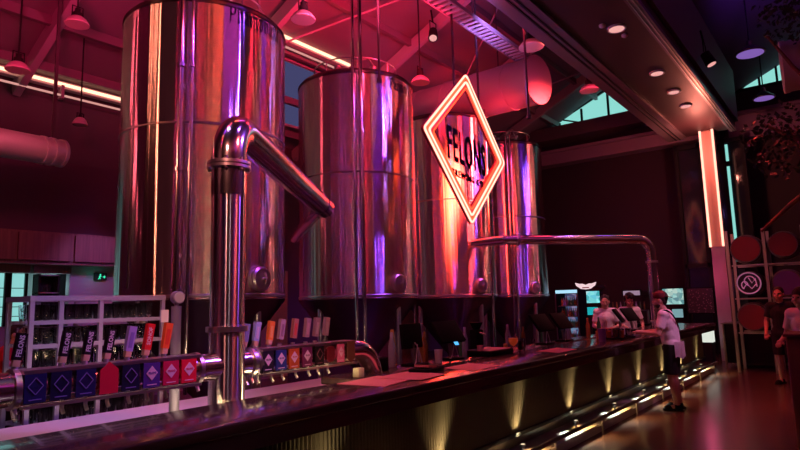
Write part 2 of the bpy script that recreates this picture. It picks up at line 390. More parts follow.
# window bay beside the pillar
w = MB().bb(19.0, 19.03, 2.2, 4.0, .5, 6.1).build('window_6', mat('dark_window_glass', (.02, .022, .035), .08), smooth=False); w['kind'] = 'structure'
f = MB()
for y in (2.22, 2.72, 3.35, 3.98): f.bb(18.9, 19.02, y-.05, y+.05, .4, 6.2)
for z in (.5, 2.55, 6.1): f.bb(18.9, 19.02, 2.2, 4.0, z-.06, z+.06)
f.build('window_frame', MBLACK, w, smooth=False)
MB().bb(18.96, 18.99, 2.60, 2.74, 2.6, 6.0).build('lit_pane', DAY, w, smooth=False)
MB().bb(18.93, 18.97, 2.54, 2.76, 5.35, 5.5).build('transom', MBLACK, w, smooth=False)
MB().bb(18.96, 18.99, 2.48, 2.7, .55, 2.4).build('green_pane', mat('green_pane', (.07, .15, .14), .25), w, smooth=False)
MB().bb(18.96, 18.99, 2.78, 3.3, .55, 2.4).build('green_pane', mat('green_pane2', (.05, .11, .11), .25), w, smooth=False)

# ================================================================== TANKS
NIB = [V((-.045, -.055, 0)), V((.045, .055, 0))]
GL = {  # broad nib blackletter strokes in a cell 0..w
 'P': (.62, [[(.08, .95), (.2, .85), (.2, .0), (.12, -.15)], [(.12, 1.0), (.32, .86), (.5, .98), (.56, .85), (.56, .5), (.36, .4), (.2, .46)]]),
 'h': (.5, [[(.12, 1.02), (.12, .05), (.2, 0)], [(.12, .55), (.3, .7), (.4, .58), (.4, .1), (.34, -.12)]]),
 'a': (.48, [[(.1, .62), (.28, .7), (.38, .6), (.38, .08), (.46, .02)], [(.38, .38), (.14, .3), (.1, .1), (.2, .0), (.38, .14)]]),
 'm': (.78, [[(.06, .66), (.13, .6), (.13, .06), (.2, 0)], [(.13, .56), (.3, .7), (.39, .58), (.39, .06), (.45, 0)], [(.39, .56), (.56, .7), (.65, .58), (.65, .06), (.73, 0)]]),
 'p': (.52, [[(.05, .66), (.13, .6), (.13, -.32)], [(.13, .56), (.3, .7), (.42, .58), (.42, .12), (.3, 0), (.13, .1)]]),
 'l': (.26, [[(.12, 1.02), (.12, .06), (.22, 0)]]),
 'e': (.44, [[(.36, .1), (.24, 0), (.12, .1), (.12, .56), (.26, .7), (.36, .58), (.14, .32)]]),
 't': (.34, [[(.14, .92), (.14, .08), (.26, 0)], [(.02, .66), (.3, .66)]]),
 'r': (.38, [[(.05, .66), (.12, .6), (.12, .06), (.2, 0)], [(.12, .52), (.26, .7), (.34, .62)]]),
 's': (.42, [[(.36, .62), (.22, .7), (.1, .58), (.34, .28), (.34, .1), (.2, 0), (.08, .1)]]),
 'o': (.48, [[(.24, .7), (.1, .58), (.1, .12), (.24, 0), (.38, .12), (.38, .58), (.24, .7)]]),
 'n': (.52, [[(.05, .66), (.13, .6), (.13, .06), (.2, 0)], [(.13, .56), (.3, .7), (.4, .58), (.4, .06), (.47, 0)]]),
}
def blackletter(txt, f):
    b = MB(); x = 0
    for ch in txt:
        w, strokes = GL[ch]
        for st in strokes:
            for p, q in zip(st, st[1:]):
                n = 3
                for i in range(n):
                    a = V((x+p[0]+(q[0]-p[0])*i/n, p[1]+(q[1]-p[1])*i/n, 0)); c = V((x+p[0]+(q[0]-p[0])*(i+1)/n, p[1]+(q[1]-p[1])*(i+1)/n, 0))
                    pts = [a+NIB[0], a+NIB[1], c+NIB[1], c+NIB[0]]
                    try: b.bm.faces.new([b.bm.verts.new(f(k.x, k.y)) for k in pts])
                    except ValueError: pass
        x += w+.06
    return b

TK = [(4.7555+3.498*i, 7.0935+.2627*i) for i in range(4)]
TOPS = [5.62, 5.82, 5.95, 6.08]; TR = 1.1; ZB = 1.78
TLAB = ['huge brushed steel brewing tank nearest the camera at left, lettered Phamphlett', 'brushed steel brewing tank second from the left, lettered Parsons, neon reflected on it',
        'brushed steel brewing tank directly behind the neon diamond sign', 'farthest brushed steel brewing tank, right of the neon diamond sign']
for i, (tx, ty) in enumerate(TK):
    top = TOPS[i]; t = thing('brewing_tank', TLAB[i], 'brewing tank', (tx, ty, 0), 0, 'row of brewing tanks')
    c = (tx, ty, 0)
    MB().lathe([(TR, ZB), (TR, ZB+.6), (TR, 3.0), (TR, top-.1)], c, 128).build('shell', TANK, t)
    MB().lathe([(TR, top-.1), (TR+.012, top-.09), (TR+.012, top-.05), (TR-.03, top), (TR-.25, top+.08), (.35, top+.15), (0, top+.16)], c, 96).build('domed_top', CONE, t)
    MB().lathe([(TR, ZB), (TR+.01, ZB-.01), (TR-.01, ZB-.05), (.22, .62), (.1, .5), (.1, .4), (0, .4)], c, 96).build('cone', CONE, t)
    MB().lathe([(TR+.002, 3.93), (TR+.008, 3.935), (TR+.008, 3.955), (TR+.002, 3.96)], c, 96).build('weld_band', DSTEEL, t)
    MB().lathe([(TR+.002, ZB+.02), (TR+.01, ZB+.03), (TR+.01, ZB+.05), (TR+.002, ZB+.06)], c, 96).build('lower_rim', STEEL, t)
    camdir = math.atan2(-ty, -tx)
    for k in range(4):
        a = camdir+PI/4+k*PI/2
        p = (tx+.95*math.cos(a), ty+.95*math.sin(a))
        MB().cyl((*p, ZB-.08), (*p, .04), .05, n=14).cyl((*p, .04), (*p, 0), .11, n=14).build('leg', STEEL, t)
    # manway
    a = camdir+math.radians(38); d = V((math.cos(a), math.sin(a), 0)); s = V((-math.sin(a), math.cos(a), 0))
    mp = V((tx, ty, 2.02))+d*(TR-.02)
    mw = MB().lathe([(.14, 0), (.155, .03), (.155, .07), (.13, .09), (.10, .085), (.05, .10), (0, .10)], mp, 28, rot=d.to_track_quat('Z', 'Y').to_matrix()).build('manway', STEEL, t)
    MB().tube([mp+d*.13+V((0, 0, .07)), mp+d*.16, mp+d*.13-V((0, 0, .07))], .012).cyl(mp+d*.1, mp+d*.15, .02).build('clamp_handle', STEEL, mw)
    # glass-like level tubes / service pipes running down the front
    for aa, r_ in (((-14, .035), (-8, .022)) if i == 0 else ((-2, .028), (4, .035)) if i == 1 else ((-40, .02), (50, .03)) if i == 2 else ((5, .03), (10, .03))):
        a2 = camdir+math.radians(aa); p = V((tx, ty, 0))+V((math.cos(a2), math.sin(a2), 0))*(TR+.12)
        zt = top+.1 if i in (2, 3) else 8.0
        pp = MB().cyl((p.x, p.y, .7), (p.x, p.y, zt), r_, n=14)
        for z in (1.9, 3.3, 4.6): pp.cyl((p.x, p.y, z), (p.x, p.y, z+.04), r_*1.7, n=14)
        pp.build('service_pipe', PIPE, t)
        p2 = V((tx, ty, 0))+V((math.cos(a2), math.sin(a2), 0))*(TR-.02)
        br = MB()
        for z in (2.3, 4.4): br.bar((p.x, p.y, z), (p2.x, p2.y, z), .03, .03)
        br.build('pipe_bracket', STEEL, t)
    # dotted dimple seam
    a3 = camdir-math.radians(62 if i else 52); b = MB()
    for k in range(40):
        z = 1.95+k*(top-2.15)/40; b.box((tx+(TR+.002)*math.cos(a3), ty+(TR+.002)*math.sin(a3), z), (.012, .03, .035), rz=a3)
    b.box((tx+(TR-.002)*math.cos(a3), ty+(TR-.002)*math.sin(a3), (1.95+top-.2)/2), (.012, .02, top-2.15), rz=a3)
    b.build('seam_fasteners', DSTEEL, t, smooth=False)
    # top fittings
    b = MB()
    for k, (dx, dy, h) in enumerate(((-.3, -.3, .3), (0, -.45, .22), (.3, -.2, .35), (.1, .2, .3), (-.5, 0, .2), (.55, -.35, .2))):
        h *= .45 if i == 2 else 1; p = V((tx+dx, ty+dy, top+.06)); b.cyl(p, p+V((0, 0, h)), .035, n=12).cyl(p+V((0, 0, h)), p+V((0, 0, h+.05)), .07, n=12).cyl(p+V((-.1, 0, h*.7)), p+V((.1, 0, h*.7)), .02, n=10)
    if i != 2: b.tube([V((tx-.3, ty-.3, top+.4)), V((tx-.1, ty-.4, top+.5)), V((tx+.2, ty-.3, top+.45)), V((tx+.3, ty-.2, top+.4))], .022)
    b.build('top_valves', STEEL, t)
    rl = MB()
    pts = [V((tx+.8*math.cos(q*2*PI/24), ty+.8*math.sin(q*2*PI/24), top+(.32 if i != 2 else .1))) for q in range(24)]
    rl.tube(pts, .014, 8, closed=True)
    for q in range(0, 24, 3): rl.cyl(pts[q], (pts[q].x, pts[q].y, top+.04), .012, n=8)
    rl.build('top_rail', STEEL, t)
    # drain valve + hose fittings under the cone
    MB().tube([(tx, ty, .42), (tx, ty, .3), *arc((tx-.12, ty, .3), (.12, 0, 0), (0, 0, -.12), 6), (tx-.4, ty, .18)], .05).build('drain_pipe', PIPE, t)
    if i in (0, 1):
        a0 = camdir+math.radians(13 if i == 0 else 33); h = .235 if i == 0 else .20; zt = 5.33 if i == 0 else 5.5
        def onc(x, y, a0=a0, h=h, zt=zt, tx=tx, ty=ty):
            a = a0+x*h*.72/TR; return V((tx+(TR+.004)*math.cos(a), ty+(TR+.004)*math.sin(a), zt+y*h))
        blackletter('Phamphlett' if i == 0 else 'Parsons', onc).build('lettering', MBLACK, t, smooth=False)

# ================================================================== BIG PIPES
VP = V((2.51, 3.45, 0))
t = thing('steel_pipe', 'thick polished steel pipe rising from the near bar and elbowing to the tanks', 'pipe', (VP.x, VP.y, 0))
end = V((4.85, 4.88, 2.82)); P0 = V((VP.x, VP.y, .3)); P1 = V((VP.x, VP.y, 2.98)); T1 = V((6.35, 7.0, 2.74))
MB().cyl(P0, (VP.x, VP.y, 1.52), .12, n=40).cyl((VP.x, VP.y, 1.5), (VP.x, VP.y, 2.5), .117, n=40).build('riser', RISER, t)
bp = bend(P1-V((0, 0, .5)), P1, end, .24, 16)
MB().tube([(VP.x, VP.y, 2.44)]+bp+[end-(end-P1).normalized()*.12], .121, 36).build('elbow', PIPE, t)
dr = (end-P1).normalized()
MB().cyl(end-dr*.13, end+dr*.08, .128, n=28).build('pipe_end', PIPE, t)
MB().cyl(end, T1, .075, n=28).build('branch_pipe', PIPE, t)
for z in (2.63, 2.66): MB().cyl((VP.x, VP.y, z), (VP.x, VP.y, z+.02), .152, n=32).build('flange', STEEL, t)
b = MB()
for k in range(8): a = k*PI/4; b.cyl((VP.x+.136*math.cos(a), VP.y+.136*math.sin(a), 2.615), (VP.x+.136*math.cos(a), VP.y+.136*math.sin(a), 2.70), .011, n=8)
b.build('flange_bolts', STEEL, t)
MB().cyl((VP.x, VP.y, 1.5), (VP.x, VP.y, 1.535), .142, n=32).build('clamp_ring', STEEL, t)

t = thing('steel_pipe', 'slimmer polished steel pipe at the far end of the bar bending back to the tanks', 'pipe', (13.25, 3.45, 0))
a_, b_, c_ = V((13.25, 3.45, 1.062)), V((13.25, 3.45, 2.9)), V((10.95, 5.75, 2.93))
MB().tube([a_]+bend(a_, b_, c_, .3, 12)+[c_, c_+V((.25, .85, 0))], .1, 28).build('pipe_run', PIPE, t)
for z in (1.15, 2.4): MB().cyl((13.25, 3.45, z), (13.25, 3.45, z+.04), .125, n=28).build('clamp_ring', STEEL, t)
d_ = (b_-c_).normalized()
MB().cyl(c_+d_*.3, c_+d_*.34, .125, n=28).build('clamp_ring', STEEL, t)

# ================================================================== BAR
t = thing('bar_counter', 'long dark timber bar counter with corrugated front running into the distance', 'bar counter', (0, 2.65, 0))
bar = t
b = MB().bb(-1.2, 15.0, 2.65, 3.3, .995, 1.06, bev=.012).bb(3.66, 15.0, 3.28, 3.72, .995, 1.06, bev=.012)
b.build('counter_top', COUNTER, t, ang=50)
MB().bb(-1.2, 15.0, 2.66, 2.72, .90, .995).build('fascia', COUNTER, t, smooth=False)
b = MB(); pitch = .036; n = int(16.1/pitch); prev = None
for k in range(n*4):
    x = -1.15+k*pitch/4; y = 2.95+(.011 if k % 4 in (1, 2) else -.011)
    a = b.bm.verts.new((x, y, .32)); c = b.bm.verts.new((x, y, .995))
    if prev: b.bm.faces.new((prev[0], a, c, prev[1]))
    prev = (a, c)
b.build('corrugated_panel', PANEL, t, smooth=False)
MB().bb(-1.15, 14.98, 2.985, 3.02, .3, .995).bb(14.9, 14.98, 2.97, 3.7, .3, .995).build('carcass', MBLACK, t, smooth=False)
MB().bb(-1.15, 14.98, 2.915, 2.985, .285, .322).build('panel_ledge', MBLACK, t, smooth=False)
MB().bb(-1.15, 14.98, 3.12, 3.2, 0, .3).build('kick_plate', KICK, t, smooth=False)
MB().bb(-1.15, 14.98, 2.76, 3.13, 0, .10).build('plinth_step', mat('step_stone', (.34, .30, .27), .35), t, smooth=False)
fr = MB().cyl((-1.15, 2.69, .2), (15.0, 2.69, .2), .022, n=14).build('foot_rail', mat('rail_steel', (.2, .15, .15), .45, 1), t)
for k in range(11):
    x = .4+1.42*k
    MB().tube([(x, 2.69, .2), (x, 2.69, 0.0)], .014, 8).bar((x, 2.69, .12), (x, 2.80, .08), .02, .02).build('rail_bracket', DSTEEL, fr)
# foot lights
names = ['nearest', 'second', 'third', 'fourth', 'fifth', 'sixth', 'seventh', 'eighth', 'ninth']
for k in range(9):
    x = 2.83+1.42*k
    f = thing('foot_light', ('%s warm foot light along the base of the bar front' % names[k]) if k != 6 else 'foot light at the bar base just right of the customer in cap', 'light', (x, 2.865, .1), 0, 'foot lights along the bar')
    MB().cyl((x, 2.865, .17), (x, 2.865, .215), .03, n=18).cyl((x, 2.865, .1), (x, 2.865, .18), .012, n=12).build('housing', DSTEEL, f)
    MB().cyl((x, 2.865, .214), (x, 2.865, .217), .022, n=18).build('upper_lens', FOOTL, f)
    lamp('foot_light_up', 'SPOT', (x, 2.865, .235), 42, (1, .80, .42), (x, 2.965, .68), .015, 68, 1.0)
    lamp('foot_light_cool', 'SPOT', (x-.16, 2.93, .27), 30, (.85, 1, .86), (x-.18, 2.83, .1), .02, 110, .9)
    lamp('foot_light_warm', 'SPOT', (x+.16, 2.93, .27), 28, (1, .58, .22), (x+.2, 2.78, .1), .02, 120, .9)

# back bench (pale steel ledge below the tap pipe)
t = thing('back_bench', 'pale steel work bench behind the near counter below the taps', 'work bench', (2, 4.35, 0))
MB().bb(-.5, 4.62, 4.18, 4.62, .87, .90).build('bench_top', mat('pale_bench', (.8, .72, .70), .35, .2), t, smooth=False)
MB().bb(-.5, 4.6, 4.24, 4.6, 0, .87).build('cabinet', MBLACK, t, smooth=False)

# ================================================================== TAP PIPE
PY, PZ, PR = 3.45, 1.275, .088
t = thing('tap_pipe', 'horizontal polished steel beer font pipe above the near counter', 'beer font', (1.5, PY, 0))
MB().cyl((-.4, PY, PZ), (2.44, PY, PZ), PR, n=36).build('pipe_run', PIPE, t)
e = [V((2.58, PY, PZ)), V((3.74, PY, PZ))]+arc((3.80, PY, PZ-.225), (0, 0, .225), (.225, 0, 0), 14)[0:]+[V((4.025, PY, 1.062))]
MB().tube(e, PR, 36).build('pipe_run', PIPE, t)
for x in (1.205, 2.25, 2.68, 2.72): MB().cyl((x, PY, PZ), (x+.028, PY, PZ), PR+.016, n=36).tube([(x+.014, PY-.02, PZ-PR), (x+.014, PY-.05, PZ-PR-.05)], .012).build('clamp_ring', STEEL, t)
for x0, x1 in ((1.235, 2.25), (2.74, 3.72)):
    MB().bb(x0, x1, PY-.098, PY+.06, PZ+PR-.012, PZ+PR+.006).build('top_rail', STEEL, t, smooth=False)
    MB().bb(x0, x1, PY-.104, PY-.06, PZ-PR-.008, PZ-PR+.006).build('bottom_rail', STEEL, t, smooth=False)
for x in (1.02, .72): MB().cyl((x, PY, PZ-.06), (x, PY, .0), .03, n=14).build('support_leg', STEEL, t)

# beer taps
def badge_mesh(kind):
    if kind == 'house': return [(-.051, -.075), (.051, -.075), (.051, .055), (0, .098), (-.051, .055)]
    if kind == 'oct': return [(-.022, -.06), (.022, -.06), (.042, -.035), (.042, .035), (.022, .06), (-.022, .06), (-.042, .035), (-.042, -.035)]
    if kind == 'shield': return [(0, -.085), (.044, -.05), (.044, .085), (-.044, .085), (-.044, -.05)]
    return [(-.051, -.072), (.051, -.072), (.051, .07), (-.051, .07)]
badge_no = 0
def badge(x, col, kind, dcol, label, outline=False, sc=1.0, tcol=None):
    g = 'beer badges along the font pipe'
    o = thing('tap_badge', label, 'badge', (x, PY-PR-.012, PZ+.004), 0, g)
    f = lambda u, v: V((x+u*sc, PY-PR-.014, PZ+.004+v))
    MB().prism(badge_mesh(kind), f, (0, .012, 0)).build('plate', mat('badge', col, .4), o, smooth=False)
    if dcol:
        dm = mat('badge_diamond', dcol, .5)
        D = [(-.036, 0), (0, -.042), (.036, 0), (0, .042)]
        f2 = lambda u, v: V((x+u*sc, PY-PR-.017, PZ+.014+v))
        if outline:
            b = MB()
            for p, q in zip(D, D[1:]+D[:1]): b.bar(f2(*p), f2(*q), .003, .004)
            b.build('diamond_outline', dm, o, smooth=False)
        else: MB().prism(D, f2, (0, .003, 0)).build('diamond_emblem', dm, o, smooth=False)
        text_obj('lettering', 'FELONS', mat('badge_text', tcol or col, .5), o, lambda a, c, z: V((a*sc, -.0075, .011+c)), size=.017, sx=.8, bold=.0006)
        MB().bb(x-.03*sc, x+.03*sc, PY-PR-.0165, PY-PR-.014, PZ-.055, PZ-.050).build('caption_line', dm, o, smooth=False)
NAVY, VIO, RED, CRIM = (.015, .015, .07), (.09, .04, .30), (.8, .02, .06), (.6, .02, .10)
LIL = (.28, .2, .6); PINKD = (.85, .6, .8)
badge(1.289, (.02, .018, .12), 'sq', LIL, 'leftmost navy badge with a lilac outlined diamond', True)
badge(1.412, (.014, .012, .06), 'sq', LIL, 'second navy badge from the left with outlined diamond', True)
badge(1.538, (.02, .018, .11), 'sq', LIL, 'third navy badge from the left, beside the red house shaped one', True)
badge(1.663, RED, 'house', None, 'plain red badge with a pointed top like a house')
badge(1.788, (.012, .014, .05), 'sq', LIL, 'navy badge right of the red house shaped badge', True)
badge(1.914, VIO, 'sq', PINKD, 'violet badge with a filled pale diamond on the near pipe')
badge(2.038, CRIM, 'sq', PINKD, 'crimson badge with pale diamond between the violet and red ones')
badge(2.160, RED, 'sq', PINKD, 'red badge with pale diamond just left of the thick riser')
badge(2.785, (.02, .015, .03), 'sq', PINKD, 'black badge with pale diamond just right of the thick riser', sc=.95)
badge(2.905, (.03, .05, .25), 'sq', PINKD, 'blue badge with pale diamond right of the thick riser', sc=.95)
badge(3.030, (.6, .12, .03), 'sq', PINKD, 'orange badge with a pale diamond', sc=.95)
badge(3.160, (.2, .03, .12), 'sq', PINKD, 'plum badge with a pale diamond right of the orange one', sc=.95)
badge(3.290, (.015, .012, .015), 'sq', (.25, .1, .14), 'black badge with a faint dark diamond', True, sc=.9)
badge(3.414, (.18, .015, .03), 'oct', None, 'dark red eight sided badge')
badge(3.528, (.85, .18, .36), 'sq', (1, .6, .75), 'bright pink badge near the pipe elbow', sc=.75)
badge(3.650, (.16, .06, .04), 'shield', None, 'brown shield badge at the elbow of the font pipe')

def tap(x, col, label, hgt=.17, text=None, tcol=(.8, .78, .8), tilt=.16, w=.042, wood=True, rough=.35, top=None):
    z0 = PZ+PR+.004
    o = thing('beer_tap', label, 'beer tap', (x, PY, z0), 0, 'beer tap handles on the font pipe')
    MB().cyl((x, PY, z0-.004), (x, PY, z0+.02), .016, n=14).build('ferrule', STEEL, o)
    R = Matrix.Rotation(tilt, 4, 'Y')
    def xf(mb):
        bmesh.ops.transform(mb.bm, matrix=Matrix.Translation((x, PY, z0+.02)) @ R, verts=mb.bm.verts[:]); return mb
    if wood: xf(MB().box((0, 0, .018), (w*.86, .03, .036), bev=.003)).build('wooden_foot', WOODB, o)
    m = mat('tap_paint', col, rough)
    pts = [(-w*.5, .034), (w*.5, .034), (w*.56, hgt), (-w*.56, hgt)]
    xf(MB().prism(pts, lambda u, v: V((u, -.016, v)), (0, .032, 0))).build('handle', m, o, smooth=False)
    if top: xf(MB().box((0, -.017, hgt*.55), (w*.5, .003, hgt*.5))).build('face_panel', mat('tap_face', top, .4), o, smooth=False)
    MB().tube([(x, PY-.03, PZ-PR+.004), (x, PY-.03, PZ-PR-.035), (x, PY-.05, PZ-PR-.06)], .010).build('spout', STEEL, o)
    if text:
        Rm = R.to_3x3()
        text_obj('lettering', text, mat('tap_text', tcol, .5), o, lambda a, c, z: V((0, 0, .02)) + Rm @ V((-c, -.0178, .034+(hgt-.034)*.52+a)), size=.034, bold=.001, sx=.92)
BK = (.012, .011, .013)
tap(1.225, BK, 'leftmost black FELONS tap handle at the left edge', text='FELONS')
tap(1.450, BK, 'second black FELONS tap handle from the left with white dispenser tip', text='FELONS')
tap(1.572, BK, 'third black FELONS tap handle from the left', text='FELONS')
tap(1.690, BK, 'black FELONS tap handle left of the lavender handle', text='FELONS')
tap(1.812, (.42, .36, .75), 'lavender tap handle between the black and red ones', hgt=.18, top=(.25, .2, .6))
tap(1.925, (.75, .03, .03), 'bright red tap handle with white lettering', hgt=.19, text='SONOF', tcol=(.9, .7, .6))
tap(2.045, (.85, .16, .04), 'orange red tap handle at the right end of the near group', hgt=.19, top=(.75, .07, .03))
tap(2.650, (.25, .3, .45), 'slate blue tap handle close to the right of the riser', hgt=.16)
tap(2.745, (.35, .5, .75), 'pale blue tap handle right of the riser', hgt=.17, top=(.6, .6, .8))
tap(2.872, (.85, .28, .05), 'orange tap handle right of the riser', hgt=.17, top=(.9, .5, .15))
tap(2.975, (.5, .42, .45), 'grey tap handle right of the orange one', hgt=.18, top=(.3, .2, .25), wood=False)
tap(3.105, (.5, .25, .18), 'brown tap handle with red face in the far group', hgt=.18, top=(.7, .12, .1), wood=False)
tap(3.235, (.45, .32, .35), 'dusty pink tap handle, third from the far end', hgt=.18, top=(.6, .4, .42), wood=False)
tap(3.335, (.4, .28, .3), 'dusty pink tap handle, second from the far end', hgt=.18, top=(.55, .45, .45), wood=False)
tap(3.445, (.42, .3, .32), 'dusty pink tap handle at the far end next to the elbow', hgt=.18, top=(.5, .38, .4), wood=False)
o = MB().cyl((3.43, PY, PZ+PR), (3.43, PY, PZ+PR+.03), .014).sph((3.43, PY, PZ+PR+.05), .028, n=8).cyl((3.65, PY, PZ+PR), (3.65, PY, PZ+PR+.05), .045, n=16).build('pipe_fitting', BRICKRED)
tag(o, 'small dark fittings on top of the font pipe before its elbow', 'pipe fitting')
bpy.data.objects.remove(o)
o = thing('regulator', 'steel standpipe with a round pressure gauge left of the thick riser', 'pressure gauge', (2.235, 3.75, 0))
MB().cyl((2.31, 3.75, 0), (2.31, 3.75, 1.68), .034, n=16).build('standpipe', RKM, o)
MB().cyl((2.31, 3.72, 1.74), (2.31, 3.76, 1.74), .045, n=20).cyl((2.31, 3.75, 1.66), (2.31, 3.75, 1.72), .015).build('gauge', RKM, o)
MB().cyl((2.31, 3.712, 1.74), (2.31, 3.72, 1.74), .037, n=20).build('dial', WHITEP, o)

# ================================================================== GLASS RACK
t = thing('glass_rack', 'steel rack of shelves with drinking glasses behind the near taps', 'rack', (2.4, 5.2, 0))
RX0, RX1, RY0, RY1 = 1.86, 2.93, 4.98, 5.42
for x in (RX0, 2.07, 2.38, RX1):
    for y in (RY0, RY1): MB().bb(x-.016, x+.016, y-.016, y+.016, 0, 1.76).build('post', RKM, t, smooth=False)
SH = [.62, .82, 1.02, 1.24, 1.42, 1.60]
for z in SH:
    b = MB().bb(RX0, RX1, RY0-.015, RY0+.01, z-.03, z).bb(RX0, RX1, RY1-.01, RY1+.015, z-.03, z)
    for k in range(9): b.bb(RX0, RX1, RY0+.02+k*.047, RY0+.03+k*.047, z-.012, z)
    b.build('shelf', RKM, t, smooth=False)
MB().bb(RX0-.02, RX1+.02, RY0-.02, RY0+.02, 1.75, 1.79).bb(RX0-.02, RX1+.02, RY1-.02, RY1+.02, 1.75, 1.79).bb(RX0-.02, RX0+.02, RY0, RY1, 1.75, 1.79).bb(RX1-.02, RX1+.02, RY0, RY1, 1.75, 1.79).build('top_frame', RKM, t, smooth=False)
MB().bb(2.90, 2.97, RY0-.035, RY0-.02, 1.55, 1.66).build('tag_plate', WHITEP, t, smooth=False)
def glass_mesh():
    return MB().lathe([(0, 0), (.023, 0), (.025, .004), (.031, .06), (.034, .125), (.032, .125), (.028, .06), (.022, .008), (0, .008)], n=14)
proto = None; rows = ['lowest', 'second', 'third', 'fourth', 'fifth', 'top']
gi = 0
for si, z in enumerate(SH):
    for yi, y in enumerate((5.07, 5.2, 5.33)):
        for k in range(13):
            x = RX0+.07+k*.077+random.uniform(-.008, .008)
            if any(abs(x-px) < .06 for px in ()): continue
            if proto is None:
                o = glass_mesh().build('beer_glass', GLASS); proto = o
            else:
                o = proto.copy(); COL.objects.link(o)
            o.location = (x, y+random.uniform(-.01, .01), z)
            tag(o, 'clear empty beer glass standing on the %s shelf of the steel glass rack' % rows[si], 'glass', 'glasses on the %s shelf of the rack' % rows[si])

# ================================================================== NEON SIGN
sa = math.radians(4.3); SD = V((math.cos(sa), math.sin(sa), 0)); SN = V((math.sin(sa), -math.cos(sa), 0)); SCN = V((9.27, 5.5, 4.511)); SQ = 1.31
t = thing('neon_sign', 'glowing neon diamond sign reading FELONS hanging before the tanks', 'neon sign', SCN)
def sp(u, v, w=0): return SCN+(SD*u+V((0, 0, v))+SN*w)*SQ
def dia(s, cut=.10):
    hw, hh = 1.22*s, 1.075*s; out = []
    C = [(-hw, 0), (0, -hh), (hw, 0), (0, hh)]
    for i, c in enumerate(C):
        for nb, fr_ in ((C[i-1], 1), (C[(i+1) % 4], 0)):
            pass
        p = V(c).to_3d(); a = (V(C[i-1]).to_3d()-p).normalized(); b2 = (V(C[(i+1) % 4]).to_3d()-p).normalized()
        r = .06
        for k in range(5):
            q = k/4; out.append(p + a*r*(1-q)**2 + b2*r*q*q)
    return out
def loop(s, w): return [sp(p.x, p.y, w) for p in dia(s)]
# tray frame
b = MB()
outer, inner = dia(1.03), dia(.80); n_ = len(outer)
def ringstrip(A, wa, B, wb):
    for i in range(n_):
        j = (i+1) % n_
        b.bm.faces.new([b.bm.verts.new(p) for p in (sp(A[i].x, A[i].y, wa), sp(A[j].x, A[j].y, wa), sp(B[j].x, B[j].y, wb), sp(B[i].x, B[i].y, wb))])
ringstrip(outer, -.025, inner, -.025); ringstrip(outer, -.025, outer, .012); ringstrip(inner, -.025, inner, .004); ringstrip(outer, .012, outer, -.025)
ringstrip(dia(1.03), -.015, dia(.80), -.015)
bmesh.ops.remove_doubles(b.bm, verts=b.bm.verts[:], dist=1e-4)
b.build('tray_frame', mat('sign_frame_red', (.5, .05, .04), .5), t, smooth=False)
for s, m, r in ((1.01, NEON, .020), (.965, NEONR, .017), (.915, NEON, .021), (.835, NEONR, .014)):
    MB().tube(loop(s, .02), r, 10, closed=True).build('neon_tube', m, t)
SIGNBK = mat('sign_black', (.004, .003, .003), .9, spec=.05)
def sgn(me_x, y0):
    pass
text_obj('lettering', 'FELONS', SIGNBK, t, lambda a, c, z: (SD*(a-.02)+V((0, 0, c-.085-.05*a))+SN*(z+.0))*SQ, size=.66, sx=.47, bold=.008, ext=.006, spacing=1.12)
text_obj('lettering', 'BREWING CO.', SIGNBK, t, lambda a, c, z: (SD*a+V((0, 0, c-.45-.04*a))+SN*(z))*SQ, size=.135, sx=.95, bold=.002, ext=.006, spacing=1.25)
for dz in (.43, -.13, -.30): pass
# thin carrier rods for the letters
b = MB()
for z, h in ((-.20, .93), (-.45, 1)):
    hw = 1.22*.8*(1-abs(z)/(1.075*.8)); b.cyl(sp(-hw, z, -.045), sp(hw, z, -.045), .006, n=8)
b.build('carrier_rod', CONDUIT, t)
for u, v in ((-.28, .82), (.50, .63)):
    p = sp(u, v, -.03); MB().cyl(p, (p.x, p.y, ROOFZ(p.y)-.05), .022, n=10).build('hanging_rod', CONDUIT, t)

# other ceiling rods
def rod(px, py, z0, lab):
    o = MB().cyl((px, py, z0), (px, py, ROOFZ(py)-.05), .02, n=10).cyl((px, py, z0-.02), (px, py, z0+.04), .04, n=10).build('ceiling_rod', CONDUIT)
    tag(o, lab, 'rod')
rod(6.6, 5.4, 5.0, 'thin dark rod hanging from the roof left of the second tank')
rod(8.62, 3.95, 4.6, 'thin dark rod hanging from the roof right of the neon sign')

# ================================================================== CEILING SERVICES
def pendant(loc, label, s=1.0, lens=LAMPON):
    x, y, z = loc
    o = thing('pendant_lamp', label, 'lamp', loc, 0, 'pendant lamps under the roof')
    MB().lathe([(.245*s, .0), (.26*s, .0), (.265*s, .02), (.2*s, .09), (.13*s, .13), (0, .15), (0, .14), (.12*s, .12), (.19*s, .08), (.245*s, .01)], loc, 32).build('shade', mat('shade', (.75, .62, .64), .45), o)
    MB().cyl((x, y, z+.14*s), (x, y, z+.30*s), .095*s, n=24).cyl((x, y, z+.30*s), (x, y, z+.40*s), .06*s, n=24).build('driver_housing', MBLACK, o)
    MB().tube([(x-.12*s, y, z+.18*s), (x-.12*s, y, z+.45*s), (x+.12*s, y, z+.45*s), (x+.12*s, y, z+.18*s)], .012).build('yoke', MBLACK, o)
    MB().cyl((x, y, z+.085), (x, y, z+.10), .10*s, n=28).build('lens', lens, o)
    MB().cyl((x, y, z+.4*s), (x, y, ROOFZ(y)-.05 if y > 3 else 7.5), .014, n=8).build('suspension_rod', MBLACK, o)
LDIM = glow('dim_lens', (1, .5, .5), 2.2)
pendant((3.94, 9.42, 6.2), 'pendant lamp at top left above the left light strip', .68, lens=LDIM)
pendant((3.38, 10.1, 5.45), 'pendant lamp hanging low at the left edge before the light strip', .68, lens=LDIM)
pendant((4.64, 10.77, 5.0), 'pendant lamp below the left light strip near the first tank', .48, glow('pale_lens', (1, .55, .5), .8))
